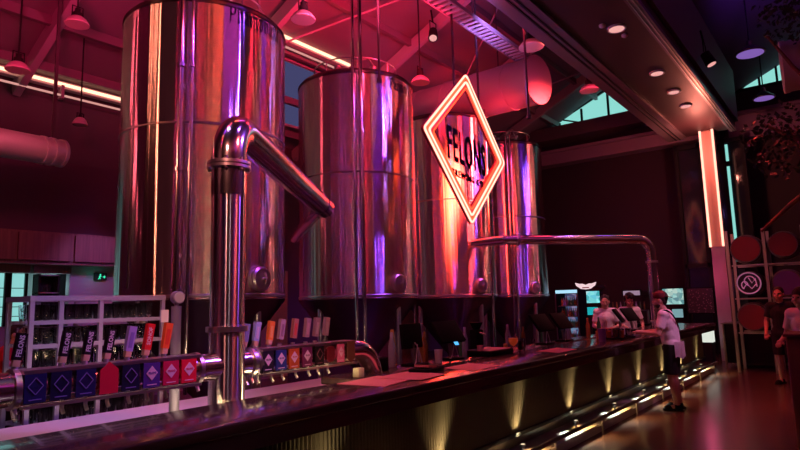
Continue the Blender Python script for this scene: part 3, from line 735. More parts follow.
pendant((6.16, 6.59, 6.2), 'pendant lamp between the first and second tanks', .74, lens=LDIM)
pendant((9.6, 6.76, 6.2), 'pendant lamp hanging between the second tank and neon sign', .74, lens=LDIM)
pendant((9.55, 4.25, 6.2), 'pendant lamp before the end of the big red duct', .85, lens=LDIM)
pendant((12.6, 4.3, 6.25), 'pendant lamp hanging in front of the lit gable window', .8, lens=LDIM)

# ladder shaped cable tray
o = thing('cable_tray', 'ladder shaped cable tray running along under the roof', 'cable tray', (9, 5.4, 7.0))
MB().bb(6.5, 12.2, 5.22, 5.25, 6.97, 7.05).bb(6.5, 12.2, 5.55, 5.58, 6.97, 7.05).build('side_rail', RAFTER, o, smooth=False)
b = MB()
for k in range(36): b.bb(6.6+k*.155, 6.66+k*.155, 5.24, 5.56, 6.98, 7.0)
b.build('rungs', mat('tray_rungs', (.7, .66, .78), .5), o, smooth=False)
b = MB()
for x in (7, 9.5, 12): b.cyl((x, 5.4, 7.0), (x, 5.4, ROOFZ(5.4)), .012, n=8)
b.build('hanger', CONDUIT, o)

# big ducts
o = thing('air_duct', 'large round red lit duct crossing above the third tank', 'duct', (12, 5.4, 6.6))
a_, b_ = V((11.75, 5.15, 6.47)), V((12.5, 10.6, 6.75)); dd = (b_-a_).normalized()
MB().cyl(a_, b_, .53, n=40).build('duct_body', DUCT, o)
for k in range(6): MB().cyl(a_+dd*(.6+k*.9), a_+dd*(.66+k*.9), .545, n=40).build('joint_ring', DUCT, o)
MB().cyl(a_-dd*.05, a_, .545, n=40).build('end_cap', DUCT, o)
MB().cyl(a_+dd*1+V((0, 0, .5)), a_+dd*1+V((0, 0, 2.2)), .015, n=8).cyl(a_+dd*4+V((0, 0, .5)), a_+dd*4+V((0, 0, 1.6)), .015, n=8).build('hanger', CONDUIT, o)
o = thing('air_duct', 'pale purple round duct at the left edge ending before the first tank', 'duct', (3, 10, 4.2))
a_, b_ = V((4.05, 10.0, 4.22)), V((-1.0, 9.2, 4.05)); dd = (b_-a_).normalized()
MB().cyl(a_, b_, .215, n=36).build('duct_body', DUCT, o)
for k in (.0, .16, .3): MB().cyl(a_+dd*k, a_+dd*(k+.05), .228, n=36).build('joint_ring', DUCT, o)
MB().bar((3.9, 10.0, 4.4), (3.9, 10.0, 6.9), .05, .03).build('hanger', CONDUIT, o)
o = thing('air_duct', 'purple lit round duct end at the right edge below the roof', 'duct', (12, .7, 5.5))
a_, b_ = V((12.0, .66, 5.6)), V((12.6, -5, 5.75)); dd = (b_-a_).normalized()
MB().cyl(a_, b_, .44, n=40).build('duct_body', DUCT, o)
for p_, q_ in ((-.03, .05), (1.2, 1.26)): MB().cyl(a_+dd*p_, a_+dd*q_, .455, n=40).build('joint_ring', DUCT, o)
MB().cyl(a_+dd+V((0, 0, .4)), a_+dd+V((0, 0, 3.3)), .015, n=8).build('hanger', CONDUIT, o)

# downlights in the bulkhead
for k, (x, y, lab, s) in enumerate(((9.606, 2.75, 'largest pink downlight in the dark bulkhead ceiling', .17), (12.128, 2.76, 'second pink downlight along the dark bulkhead', .16), (13.525, 2.77, 'third pink downlight along the dark bulkhead', .15), (14.74, 2.79, 'farthest pink downlight in the bulkhead before the neon pillar', .15))):
    o = thing('downlight', lab, 'light', (x, y, 6.09), 0, 'downlights in the bulkhead'); s *= .72
    MB().lathe([(s, 0), (s+.03, -.005), (s+.03, .03), (s, .03)], (x, y, 6.09), 28).build('trim_ring', WHITEP, o)
    MB().cyl((x, y, 6.085), (x, y, 6.12), s, n=28).build('lens', LAMPON, o)
for k, (x, y, lab) in enumerate(((9.352, 2.9, 'tiny sensor ring left of the largest pink downlight'), (9.968, 2.73, 'small dome sensor beside the largest pink downlight'))):
    o = MB().sph((x, y, 6.1), .045, (1, 1, .8), 8).cyl((x, y, 6.09), (x, y, 6.12), .055, n=16).build('ceiling_sensor', WHITEP); tag(o, lab, 'sensor')
for k, (x, y, z, lab, s) in enumerate(((14.8, 1.4, 7.0, 'bright violet pendant disc lamp at upper right', .3), (18.0, 1.5, 6.85, 'small violet disc lamp below the right gable window', .26))):
    o = thing('disc_lamp', lab, 'lamp', (x, y, z), 0, 'violet disc lamps at right')
    MB().lathe([(s, 0), (s+.02, .02), (s*.6, .12), (.06, .2), (.05, .3), (0, .3)], (x, y, z), 28).build('shade', DSTEEL, o)
    MB().cyl((x, y, z-.005), (x, y, z+.02), s*.9, n=28).build('lens', LAMPV, o)
    MB().cyl((x, y, z+.3), (x, y, 7.55+.475*(3-y)-.03), .015, n=8).build('suspension_rod', MBLACK, o)
# spotlights
def spotfix(loc, label, d=(0, -.4, -1)):
    p = V(loc); o = thing('spotlight', label, 'spotlight', loc); d = V(d).normalized()
    MB().cyl(p, p+d*.28, .09, .11, n=20).build('can', MBLACK, o)
    MB().tube([p+V((-.12, 0, .0)), p+V((-.12, 0, .2)), p+V((.12, 0, .2)), p+V((.12, 0, 0))], .012).build('yoke', MBLACK, o)
    MB().cyl(p+V((0, 0, .2)), p+V((0, .04, .5)), .02).build('arm', MBLACK, o)
    MB().cyl(p+d*.275, p+d*.285, .085, n=20).build('lens', LAMPON, o)
spotfix((12.9, 2.0, 6.55), 'black spotlight fixed to the dark side of the bulkhead')
spotfix((10.5, 7.0, 7.75), 'black twin spotlight hanging from a rafter above the second tank', (-.5, -.3, -1))

# ================================================================== FAR END OF THE BAR
def face_x(name, label, cat, x, y0, y1, z0, z1, m, th=.08, fm=BLACK, fw=.03, base=None):
    o = thing(name, label, cat, (x, (y0+y1)/2, z0))
    MB().bb(x, x+th, y0, y1, z0, z1).build('casing', fm, o, smooth=False)
    MB().bb(x-.006, x, y0+fw, y1-fw, z0+fw, z1-fw).build('screen', m, o, smooth=False)
    if base == 'wall': MB().bb(x+th, 20.115, (y0+y1)/2-.05, (y0+y1)/2+.05, (z0+z1)/2-.05, (z0+z1)/2+.05).build('wall_bracket', DSTEEL, o, smooth=False)
    if base == 'floor': MB().bb(x+.02, x+.06, y0+.03, y0+.08, 0, z0).bb(x+.02, x+.06, y1-.08, y1-.03, 0, z0).bb(x+.02, x+.06, y0+.03, y1-.03, .5, .55).build('stand', BLACK, o, smooth=False)
    return o
face_x('television', 'cyan glowing television behind the left bartender', 'television', 18.5, 6.42, 7.06, 1.52, 1.95, CYAN, base='wall')
face_x('television', 'pale glowing television right behind the customer in the cap', 'television', 18.5, 4.0, 4.62, 1.43, 1.94, TVM, base='wall')
face_x('television', 'small cyan television under the left glowing one', 'television', 18.5, 6.5, 7.0, 1.15, 1.45, glow('cyan_small', (.02, .55, .6), .7), base='wall')
face_x('television', 'small pale screen under the television behind the customer', 'television', 18.5, 4.05, 4.4, 1.05, 1.35, glow('pale_small', (.3, .55, .6), .6), base='wall')
face_x('menu_board', 'dark menu board rack with rows of lettering at the far end', 'menu board', 18.3, 3.2, 3.92, 1.18, 1.92, CHALK, base='floor')
face_x('menu_board', 'pale lit header board above the right bartender', 'menu board', 18.5, 5.2, 5.75, 1.72, 1.92, glow('header', (.55, .35, .5), .55), base='wall')
# winged emblem sign
o = thing('wing_sign', 'white glowing winged emblem above the cyan television', 'sign', (18.4, 6.85, 2.1))
wp = [(0, -.12), (.16, -.1), (.3, 0), (.34, .1), (.2, .06), (.1, .06), (0, .02), (-.1, .06), (-.2, .06), (-.34, .1), (-.3, 0), (-.16, -.1)]
MB().prism(wp, lambda u, v: V((18.38, 6.83-u, 2.1+v)), (.03, 0, 0)).build('wings', glow('wing_white', (1, .7, .75), .9), o, smooth=False)
MB().prism([(-.12, -.03), (.12, -.03), (.1, .0), (-.1, .0)], lambda u, v: V((18.37, 6.83-u, 2.05+v)), (.01, 0, 0)).build('emblem_bar', CLOTHR, o, smooth=False)
MB().bb(18.41, 20.115, 6.8, 6.86, 2.06, 2.12).build('wall_bracket', DSTEEL, o, smooth=False)
# drinks fridge
o = thing('drinks_fridge', 'glowing blue drinks fridge with bottle shelves left of the left bartender', 'fridge', (16.3, 6.5, 0))
MB().bb(16.06, 16.7, 6.2, 6.25, .1, 1.86).bb(16.06, 16.7, 6.82, 6.87, .1, 1.86).bb(16.06, 16.7, 6.2, 6.87, .04, .12).bb(16.06, 16.7, 6.2, 6.87, 1.84, 1.95).build('body', BLACK, o, smooth=False)
MB().bb(16.66, 16.69, 6.25, 6.82, .1, 1.84).build('lit_back', BOTL, o, smooth=False)
MB().bb(16.05, 16.06, 6.22, 6.85, 1.85, 1.94).build('lit_header', glow('fridge_head', (.4, .7, .9), 1.1), o, smooth=False)
FSH = (.15, .55, .9, 1.2, 1.5)
for z in FSH: MB().bb(16.12, 16.66, 6.25, 6.82, z-.015, z).build('shelf', STEEL, o, smooth=False)
MB().bb(16.03, 16.05, 6.2, 6.23, .12, 1.84).bb(16.03, 16.05, 6.84, 6.87, .12, 1.84).bb(16.03, 16.05, 6.52, 6.54, .12, 1.84).build('door_frame', DSTEEL, o, smooth=False)
BM = [mat('bottle_%d' % i, c, .1, trans=.4) for i, c in enumerate(((.3, .15, .05), (.1, .3, .15), (.5, .5, .7), (.6, .3, .1)))]
bproto = []
for m in BM:
    bproto.append(MB().lathe([(0, 0), (.024, 0), (.026, .01), (.026, .14), (.012, .19), (.011, .235), (0, .235)], n=14))
bpm = []
for m, mb in zip(BM, bproto):
    me = bpy.data.meshes.new('bottle'); mb.bm.to_mesh(me); mb.bm.free(); me.materials.append(m); me.polygons.foreach_set('use_smooth', [True]*len(me.polygons)); bpm.append(me)
cn = ('brown', 'green', 'clear', 'amber'); sn = ('lowest', 'second', 'third', 'fourth', 'top')
for si, z in enumerate(FSH):
    for k in range(10):
        q = k*7 % 4 if si % 2 else k//3 % 4
        o = bpy.data.objects.new('bottle', bpm[q]); COL.objects.link(o); o.location = (16.3, 6.29+k*.054, z)
        tag(o, 'small %s bottle on the %s shelf of the glowing drinks fridge' % (cn[q], sn[si]), 'bottle', '%s bottles on the %s fridge shelf' % (cn[q], sn[si]))
# back shelves beside the fridge
o = thing('back_shelf', 'dark back bar shelf unit between the screens behind the bartenders', 'shelf', (17.5, 5.6, 0))
MB().bb(17.3, 17.8, 4.7, 6.3, 0, .95).build('cabinet', BLACK, o, smooth=False)
MB().bb(17.6, 17.75, 4.8, 6.2, 1.3, 1.33).bb(17.6, 17.75, 4.8, 4.83, .95, 1.33).bb(17.6, 17.75, 6.17, 6.2, .95, 1.33).build('shelf_board', DSTEEL, o, smooth=False)
for k in range(12):
    q = k % 4; o = bpy.data.objects.new('bottle', bpm[q]); COL.objects.link(o); o.location = (17.66, 4.9+k*.11, 1.33)
    tag(o, 'small %s bottle on the dark back bar shelf behind the bartenders' % cn[q], 'bottle', '%s bottles on the back bar shelf' % cn[q])

# exit sign
o = thing('exit_sign', 'small green running man exit sign on the plaster wall at left', 'sign', (5.3648, 11.25, 2.24))
MB().bb(5.2390, 5.4610, 11.24, 11.3, 2.26, 2.385).build('casing', EXITD, o, smooth=False)
b = MB().cyl((5.3352, 11.23, 2.355), (5.3352, 11.238, 2.355), .014, n=12)
b.bar((5.3352, 11.234, 2.34), (5.3204, 11.234, 2.305), .006, .022).bar((5.3204, 11.234, 2.305), (5.3389, 11.234, 2.275), .006, .012).bar((5.3204, 11.234, 2.305), (5.2982, 11.234, 2.27), .006, .012).bar((5.3315, 11.234, 2.335), (5.3537, 11.234, 2.32), .006, .01).bar((5.3315, 11.234, 2.335), (5.3093, 11.234, 2.32), .006, .01)
b.bar((5.3796, 11.234, 2.315), (5.4240, 11.234, 2.315), .006, .016).bar((5.4240, 11.234, 2.315), (5.4055, 11.234, 2.34), .006, .012).bar((5.4240, 11.234, 2.315), (5.4055, 11.234, 2.29), .006, .012)
b.build('running_man_and_arrow', EXITG, o, smooth=False)
lamp('exit_glow', 'POINT', (5.21, 11.1, 2.3), .25, (.1, 1, .6), size=.05)

# barrels on a rack at right
o = thing('barrel_rack', 'steel rack holding wooden barrels at right', 'rack', (15.2, 1.55, 0))
for y in (2.26, 1.55, .84):
    for x in (14.95, 15.75): MB().bb(x-.03, x+.03, y-.03, y+.03, 0, 3.1).build('upright', STEEL, o, smooth=False)
for z in (.86, 1.60, 2.33):
    for x in (14.95, 15.75): MB().bb(x-.025, x+.025, .9, 2.2, z-.03, z+.0).build('crossbar', STEEL, o, smooth=False)
def barrel(y, z, label, r=.28, face=BARREL):
    c = V((14.88, y, z)); o = thing('barrel', label, 'barrel', c, 0, 'barrels on the steel rack')
    R = V((1, 0, 0)).to_track_quat('Z', 'Y').to_matrix()
    MB().lathe([(r*.86, 0), (r*.95, .2), (r, .45), (r*.95, .7), (r*.86, .9)], c, 32, rot=R).build('staves', BARREL, o)
    for k, rr in ((0.0, .875), (.16, .955), (.68, .965)): MB().lathe([(r*rr, k), (r*rr+.008, k), (r*rr+.008, k+.05), (r*rr, k+.05)], c, 32, rot=R).build('hoop', DSTEEL, o)
    MB().cyl(c+V((-.008, 0, 0)), c+V((.0, 0, 0)), r*.83, n=32).build('head', face, o)
    return o, c
barrel(1.9, 2.67, 'top left barrel on the steel rack, right of the neon pillar', .33, mat('red_barrel_head', (.35, .06, .06), .6))
barrel(1.9, 1.19, 'low barrel under the round white emblem on the rack', .32, mat('red_barrel_head2', (.22, .04, .05), .6))
barrel(1.2, 2.72, 'top right barrel at the frame edge of the rack', .3, mat('red_barrel_head3', (.2, .035, .04), .6))
barrel(1.2, 1.9, 'bluish violet barrel head behind the standing man in black', .3, mat('violet_barrel_head', (.12, .06, .3), .5))
o, c = barrel(1.9, 1.92, 'barrel with a round pink emblem of curled lines on its head', .27, mat('dark_head', (.05, .03, .06), .5))
PKE = mat('pink_emblem', (.9, .55, .8), .5, emit=(.9, .4, .75), estr=.15)
b = MB(); Yc = lambda u, v: V((14.865, c.y-u, c.z+v))
b.tube([Yc(.225*math.cos(q*PI/20), .225*math.sin(q*PI/20)) for q in range(40)], .014, 6, closed=True)
b.tube([Yc(.02+.10*math.cos(q*PI/9), .05+.10*math.sin(q*PI/9)) for q in range(14)], .012, 6)
b.tube([Yc(-.08+.06*math.cos(q*PI/9), -.04+.08*math.sin(q*PI/9)) for q in range(14)], .012, 6)
b.tube([Yc(-.12, -.12), Yc(-.04, -.02), Yc(.05, -.12), Yc(.14, -.02)], .012, 6)
b.tube([Yc(.0, .12), Yc(.06, .0), Yc(.13, .1), Yc(.15, -.08)], .012, 6)
b.build('round_emblem', PKE, o)

# black boxes / planter by the pillar
o = thing('service_cart', 'black service cart with pale top rim below the barrels', 'cart', (16.3, 2.3, 0))
MB().bb(15.9, 16.7, 1.5, 2.65, .1, 1.0).build('body', MBLACK, o, smooth=False)
MB().bb(15.86, 16.74, 1.45, 2.7, 1.0, 1.03).build('top', DSTEEL, o, smooth=False)
for x in (15.87, 16.72):
    for y in (1.5, 2.65): MB().bb(x-.02, x+.02, y-.02, y+.02, 0, 1.0).build('leg', STEEL, o, smooth=False)
o = thing('floor_lamp_box', 'small bright lit box on the floor behind the end of the bar', 'light box', (16.9, 3.0, .45))
bpy.data.objects.remove(o)
o = thing('light_box', 'small bright lit box behind the end of the bar', 'light box', (17.0, 3.2, 0))
MB().bb(16.85, 17.15, 3.1, 3.4, 0, .5).build('stand', MBLACK, o, smooth=False)
MB().bb(16.85, 17.15, 3.08, 3.36, .5, .85).build('lit_panel', glow('box_white', (.8, .85, .75), .9), o, smooth=False)
# dark red block at the right edge
o = thing('booth_block', 'dark red upholstered block filling the right edge', 'booth', (7.6, 0, 0))
MB().bb(7.3, 7.9, -.9, .66, .06, 1.22, bev=.03).build('padded_body', BRICKRED, o)
MB().bb(7.34, 7.86, -.85, .62, 0, .06).build('plinth', MBLACK, o, smooth=False)
MB().bb(7.28, 7.92, -.92, .68, 1.22, 1.25, bev=.01).build('top_board', BRICKRED, o)

# dark indoor tree at upper right
o = thing('indoor_tree', 'dark leafy indoor tree with a slanting red lit branch at upper right', 'tree', (11.5, .0, 0))
MB().lathe([(0, 0), (.32, 0), (.38, .5), (.36, .52), (0, .5)], (11.5, 0, 0), 28).build('pot', MBLACK, o)
b = MB().tube([(11.5, 0, .4), (11.52, .05, 1.8), (11.45, .1, 3.2), (11.5, 0, 4.6), (11.4, .1, 6.0)], [.1, .09, .08, .06, .03])
b.tube([(11.47, .1, 3.0), (11.42, .45, 3.35), (11.4, .75, 3.1), (11.4, 1.2, 2.7)], [.05, .045, .04, .02])
b.tube([(11.5, .05, 3.6), (11.45, .6, 4.2), (11.4, 1.0, 4.5)], [.05, .04, .02])
b.tube([(11.5, .0, 4.6), (11.45, .5, 5.4), (11.4, .8, 6.0)], [.05, .03, .02])
b.build('branches', BARK, o)
b = MB(); rnd = random.Random(3)
for c, r, n in (((11.4, .75, 4.15), .62, 380), ((11.4, .35, 6.35), .62, 380), ((11.45, .1, 3.6), .5, 220), ((11.5, -.2, 5.2), .6, 250), ((11.4, .25, 2.6), .3, 90)):
    for k in range(n):
        d = V((rnd.gauss(0, 1), rnd.gauss(0, 1), rnd.gauss(0, 1))).normalized()*r*rnd.random()**.45; p = V(c)+d
        q = Quaternion((rnd.gauss(0, 1), rnd.gauss(0, 1), rnd.gauss(0, 1), rnd.gauss(0, 1))).normalized(); L = rnd.uniform(.07, .13)
        pts = [(0, 0, 0), (L*.5, L*.3, .01), (L, 0, 0), (L*.5, -L*.3, .01)]
        b.bm.faces.new([b.bm.verts.new(p+q @ V(s)) for s in pts])
b.build('foliage', LEAF, o, smooth=False)

# ================================================================== COUNTER CLUTTER
CT = 1.06
def sheet(name, pts, m, label, cat, z=CT+.001, th=.003):
    o = MB().prism(pts, lambda u, v: V((u, v, z)), (0, 0, th)).build(name, m, smooth=False); tag(o, label, cat, 'menus on the counter'); return o
sheet('menu_sheet', [(3.36, 3.24), (3.40, 2.80), (3.92, 2.90), (3.9, 3.28)], PAPER, 'nearest red lit paper menu on the counter by the pipe elbow', 'menu')
sheet('menu_sheet', [(3.74, 3.2), (3.80, 2.76), (4.22, 2.80), (4.25, 3.22)], PAPER, 'second red lit paper menu, overlapping the nearest one', 'menu', CT+.006)
sheet('menu_sheet', [(4.62, 3.1), (4.56, 2.74), (5.06, 2.74), (5.1, 3.12)], PAPER, 'red lit paper menu before the second point of sale terminal', 'menu')
sheet('menu_sheet', [(6.62, 3.1), (6.5, 2.78), (7.05, 2.78), (7.2, 3.1)], PAPER, 'far paper menu in front of the pair of dark terminals', 'menu')
o = thing('table_talker', 'small cream cube stand on the counter left of the terminals', 'table stand', (3.74, 3.05, CT)); 
bpy.data.objects.remove(o)
o = MB().bb(3.75, 3.82, 3.36, 3.43, CT, CT+.075, bev=.004).build('card_cube', CREAM); tag(o, 'small cream card cube on the counter right of the pipe elbow', 'card cube')
o = thing('receipt_tray', 'black bill tray holding a pink slip beside the menus', 'tray', (4.36, 3.1, CT), .2)
MB().box((0, 0, .02), (.34, .2, .03), bev=.006).build('tray', BLACK, o, world=False)
MB().box((-.02, 0, .045), (.18, .14, .02), rot=Matrix.Rotation(.15, 3, 'Y')).build('slip', PAPER, o, world=False, smooth=False)
def cordpath(p, q, sag): 
    p, q = V(p), V(q); return [p.lerp(q, k/10)+V((0, 0, -sag*math.sin(PI*k/10))) for k in range(11)]
def pos(loc, rz, w, h, label, tilt=.35, cust=False):
    o = thing('sales_terminal', label, 'sales terminal', loc, rz, 'sales terminals on the bar')
    MB().box((0, 0, .012), (.2, .2, .024), bev=.006).build('foot', BLACK, o, world=False)
    MB().cyl((0, 0, .02), (0, .02, .2), .022, n=12).build('neck', DSTEEL, o, world=False)
    R = Matrix.Rotation(-tilt, 3, 'X')
    MB().box((0, .03, .2+h*.35), (w, .035, h), rot=R, bev=.006).build('monitor', BLACK, o, world=False)
    MB().box(V((0, .03, .2+h*.35))+R @ V((0, .02, 0)), (w*.92, .003, h*.88), rot=R).build('screen', glow('till_screen', (.2, .3, .4), .25), o, world=False, smooth=False)
    MB().tube(cordpath((-.02, -.02, .22), (.06, -.05, .02), -.04)+cordpath((.06, -.05, .02), (.12, .1, .01), .0), .006, 6).tube(cordpath((.05, -.01, .2), (-.1, -.06, .02), .05), .005, 6).build('cable', mat('pale_cable', (.4, .36, .38), .5), o, world=False)
    if cust:
        MB().box((.02, -.05, .17), (.075, .012, .05), rot=R).build('customer_display', BLACK, o, world=False, smooth=False)
        MB().box((.02, -.0575, .17), (.066, .003, .04), rot=R).build('customer_display_screen', glow('blue_lcd', (.1, .45, .9), 1.3), o, world=False, smooth=False)
    return o
pos((4.72, 3.5, CT), .1, .36, .24, 'first sales terminal, square dark monitor with dangling cables', tilt=.08)
pos((5.38, 3.5, CT), -.1, .40, .26, 'second sales terminal with a small glowing blue customer screen', cust=True, tilt=.6)
pos((7.75, 3.5, CT), 0, .5, .27, 'left one of the paired dark terminals at mid bar', tilt=.6)
pos((8.42, 3.5, CT), 0, .5, .27, 'right one of the paired dark terminals at mid bar', tilt=.6)
pos((10.9, 3.45, CT), .2, .42, .28, 'dark terminal in front of the right bartender', tilt=.6)
pos((11.55, 3.45, CT), -.2, .42, .28, 'terminal nearest the far pipe beside the customer tray', tilt=.6)
o = thing('card_printer', 'black receipt printer box beside the first terminal cables', 'printer', (4.18, 3.55, CT), .1)
MB().box((0, 0, .06), (.16, .2, .12), bev=.012).build('body', BLACK, o, world=False)
MB().box((0, -.02, .125), (.1, .06, .012)).build('paper_slot', DSTEEL, o, world=False, smooth=False)
o = thing('drip_tray', 'low black drip tray on the counter under the third tank', 'tray', (6.05, 3.42, CT), 0)
MB().box((0, 0, .03), (.55, .34, .06), bev=.01).build('tray', BLACK, o, world=False)
MB().box((0, 0, .062), (.5, .3, .006)).build('grille', DSTEEL, o, world=False, smooth=False)
o = thing('coffee_grinder', 'dark appliance with a spout standing behind the drip tray', 'appliance', (6.12, 3.62, CT), 0)
MB().box((0, 0, .14), (.16, .1, .28), bev=.015).cyl((0, 0, .28), (0, 0, .36), .04, .08, n=16).build('body', BLACK, o, world=False)
MB().tube([(0, -.05, .24), (.0, -.12, .22), (0, -.12, .16)], .012).build('spout', STEEL, o, world=False)
def tumbler(x, y, m, label, s=1., grp=None, name='tumbler', z=CT, liquid=None):
    o = thing(name, label, 'glass', (x, y, z), 0, grp)
    MB().lathe([(0, 0), (.03*s, 0), (.038*s, .12*s), (.036*s, .12*s), (.028*s, .008), (0, .008)], n=18).build('glass_body', m, o, world=False)
    if liquid: MB().lathe([(0, .009), (.0275*s, .009), (.034*s, .1*s), (0, .1*s)], n=18).build('drink', liquid, o, world=False)
    return o
o = thing('spritz_glass', 'round stemmed glass of orange drink on the counter', 'glass', (6.42, 3.3, CT))
MB().lathe([(0, 0), (.036, 0), (.036, .005), (.006, .012), (.006, .06), (.045, .09), (.062, .13), (.058, .19), (.055, .19), (.058, .13), (.042, .095), (0, .066)], n=24).build('bowl', GLASS, o, world=False)
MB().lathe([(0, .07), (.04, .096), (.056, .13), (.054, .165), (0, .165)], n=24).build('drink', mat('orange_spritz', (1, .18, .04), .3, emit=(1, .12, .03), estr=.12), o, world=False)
tumbler(6.72, 3.36, GLASS, 'dark tumbler beside the orange spritz glass', 1.2, liquid=mat('dark_drink', (.05, .015, .01), .2))
tumbler(6.9, 3.42, mat('black_cup', BK, .3), 'black cup second to the right of the orange spritz', 1.1)
tumbler(6.60, 3.5, mat('amber_jar', (.7, .45, .15), .3), 'small amber jar behind the orange spritz glass', .7)
tumbler(7.15, 3.4, GLASS, 'clear tumbler left of the paired terminals', .9)
tumbler(9.0, 3.2, mat('amber_candle', (.8, .4, .1), .4), 'amber candle jar right of the paired terminals', 1.0)
tumbler(9.25, 3.25, WHITEP, 'pale cup left of the bottle row before the bartender', 1.0)
def bottle(x, y, q, label, s=1.2, z=CT):
    o = bpy.data.objects.new('bottle', bpm[q]); COL.objects.link(o); o.location = (x, y, z); o.scale = (s, s, s); tag(o, label, 'bottle'); return o
bottle(5.0, 3.62, 2, 'clear bottle between the first two sales terminals', 1.3); bottle(4.92, 3.55, 3, 'amber bottle right of the first sales terminal', 1.1)
bottle(5.12, 3.66, 0, 'brown bottle just left of the second sales terminal', 1.3); bottle(5.65, 3.5, 2, 'clear bottle right of the second sales terminal', 1.1)
bottle(5.74, 3.6, 1, 'green bottle right of the second sales terminal, behind the clear one', 1.2); bottle(9.4, 3.5, 3, 'tall amber bottle on the bar near the left bartender', 1.3)
bottle(8.0, 3.64, 1, 'green bottle between the paired dark terminals', 1.3); bottle(7.3, 3.6, 0, 'brown bottle left of the paired dark terminals', 1.1)
bottle(4.52, 3.62, 2, 'clear bottle just left of the first sales terminal', 1.4); bottle(4.58, 3.66, 3, 'amber bottle left of the first sales terminal, behind the clear one', 1.5)
bottle(5.86, 3.62, 2, 'clear bottle left of the drip tray', 1.35); bottle(6.9, 3.62, 2, 'clear bottle behind the black cup', 1.3); bottle(8.85, 3.6, 2, 'clear bottle right of the paired dark terminals', 1.3); bottle(9.9, 3.5, 1, 'green bottle on the bar between the bartenders', 1.3)
tumbler(5.02, 3.42, WHITEP, 'white cup between the first two sales terminals', 1.1); tumbler(5.82, 3.4, mat('pink_cup', (.8, .35, .4), .4), 'pink cup right of the second sales terminal', 1.0)
tumbler(10.2, 3.2, WHITEP, 'white cup left of the terminal before the right bartender', 1.1)
# customer's tray with glasses
o = thing('serving_tray', 'dark serving tray with glasses in front of the customer in cap', 'tray', (9.15, 2.95, CT))
MB().bb(8.85, 9.5, 2.8, 3.12, CT, CT+.012).bb(8.85, 9.5, 2.8, 2.812, CT, CT+.03).bb(8.85, 9.5, 3.108, 3.12, CT, CT+.03).bb(8.85, 8.862, 2.8, 3.12, CT, CT+.03).bb(9.488, 9.5, 2.8, 3.12, CT, CT+.03).build('tray', BLACK, o, smooth=False)
pos_n = ['front left', 'front second', 'front third', 'front right', 'rear left', 'rear second', 'rear third', 'rear right']
for k in range(8):
    o = tumbler(8.94+.155*(k % 4), 2.88+.14*(k//4), GLASS, 'glass on the serving tray, %s of the eight' % pos_n[k], 1.15, 'glasses on the serving tray', z=CT+.012, liquid=ORANGE if k in (1, 4, 6) else None)
o = thing('caddy', 'red lit condiment caddy behind the serving tray', 'caddy', (9.6, 3.3, CT))
MB().bb(9.45, 9.75, 3.22, 3.38, CT, CT+.13).build('box', mat('caddy_red', (.4, .08, .06), .5), o, smooth=False)
for k in range(3): MB().cyl((9.52+k*.08, 3.3, CT+.12), (9.50+k*.09, 3.29, CT+.24), .012, n=8).build('utensil', STEEL, o)
tumbler(8.45, 2.95, mat('purple_cup', (.2, .08, .4), .4), 'tall purple cup in front of the left bartender', 1.5)

# ================================================================== PEOPLE
def remesh(mb, vox, smooth=2):
    me = bpy.data.meshes.new('tmp'); bmesh.ops.recalc_face_normals(mb.bm, faces=mb.bm.faces[:]); mb.bm.to_mesh(me); mb.bm.free()
    o = bpy.data.objects.new('tmp', me); COL.objects.link(o)
    m = o.modifiers.new('r', 'REMESH'); m.mode = 'VOXEL'; m.voxel_size = vox
    if smooth: s = o.modifiers.new('s', 'SMOOTH'); s.iterations = smooth; s.factor = .5
    bpy.context.view_layer.update()
    out = bpy.data.meshes.new_from_object(o.evaluated_get(bpy.context.evaluated_depsgraph_get()))
    bpy.data.objects.remove(o); bpy.data.meshes.remove(me); return out
def cap(mb, p, q, r1, r2, n=14, ends=(1, 1)):
    mb.cyl(p, q, r1, r2, n=n)
    if ends[0]: mb.sph(p, r1, n=7)
    if ends[1]: mb.sph(q, r2, n=7)

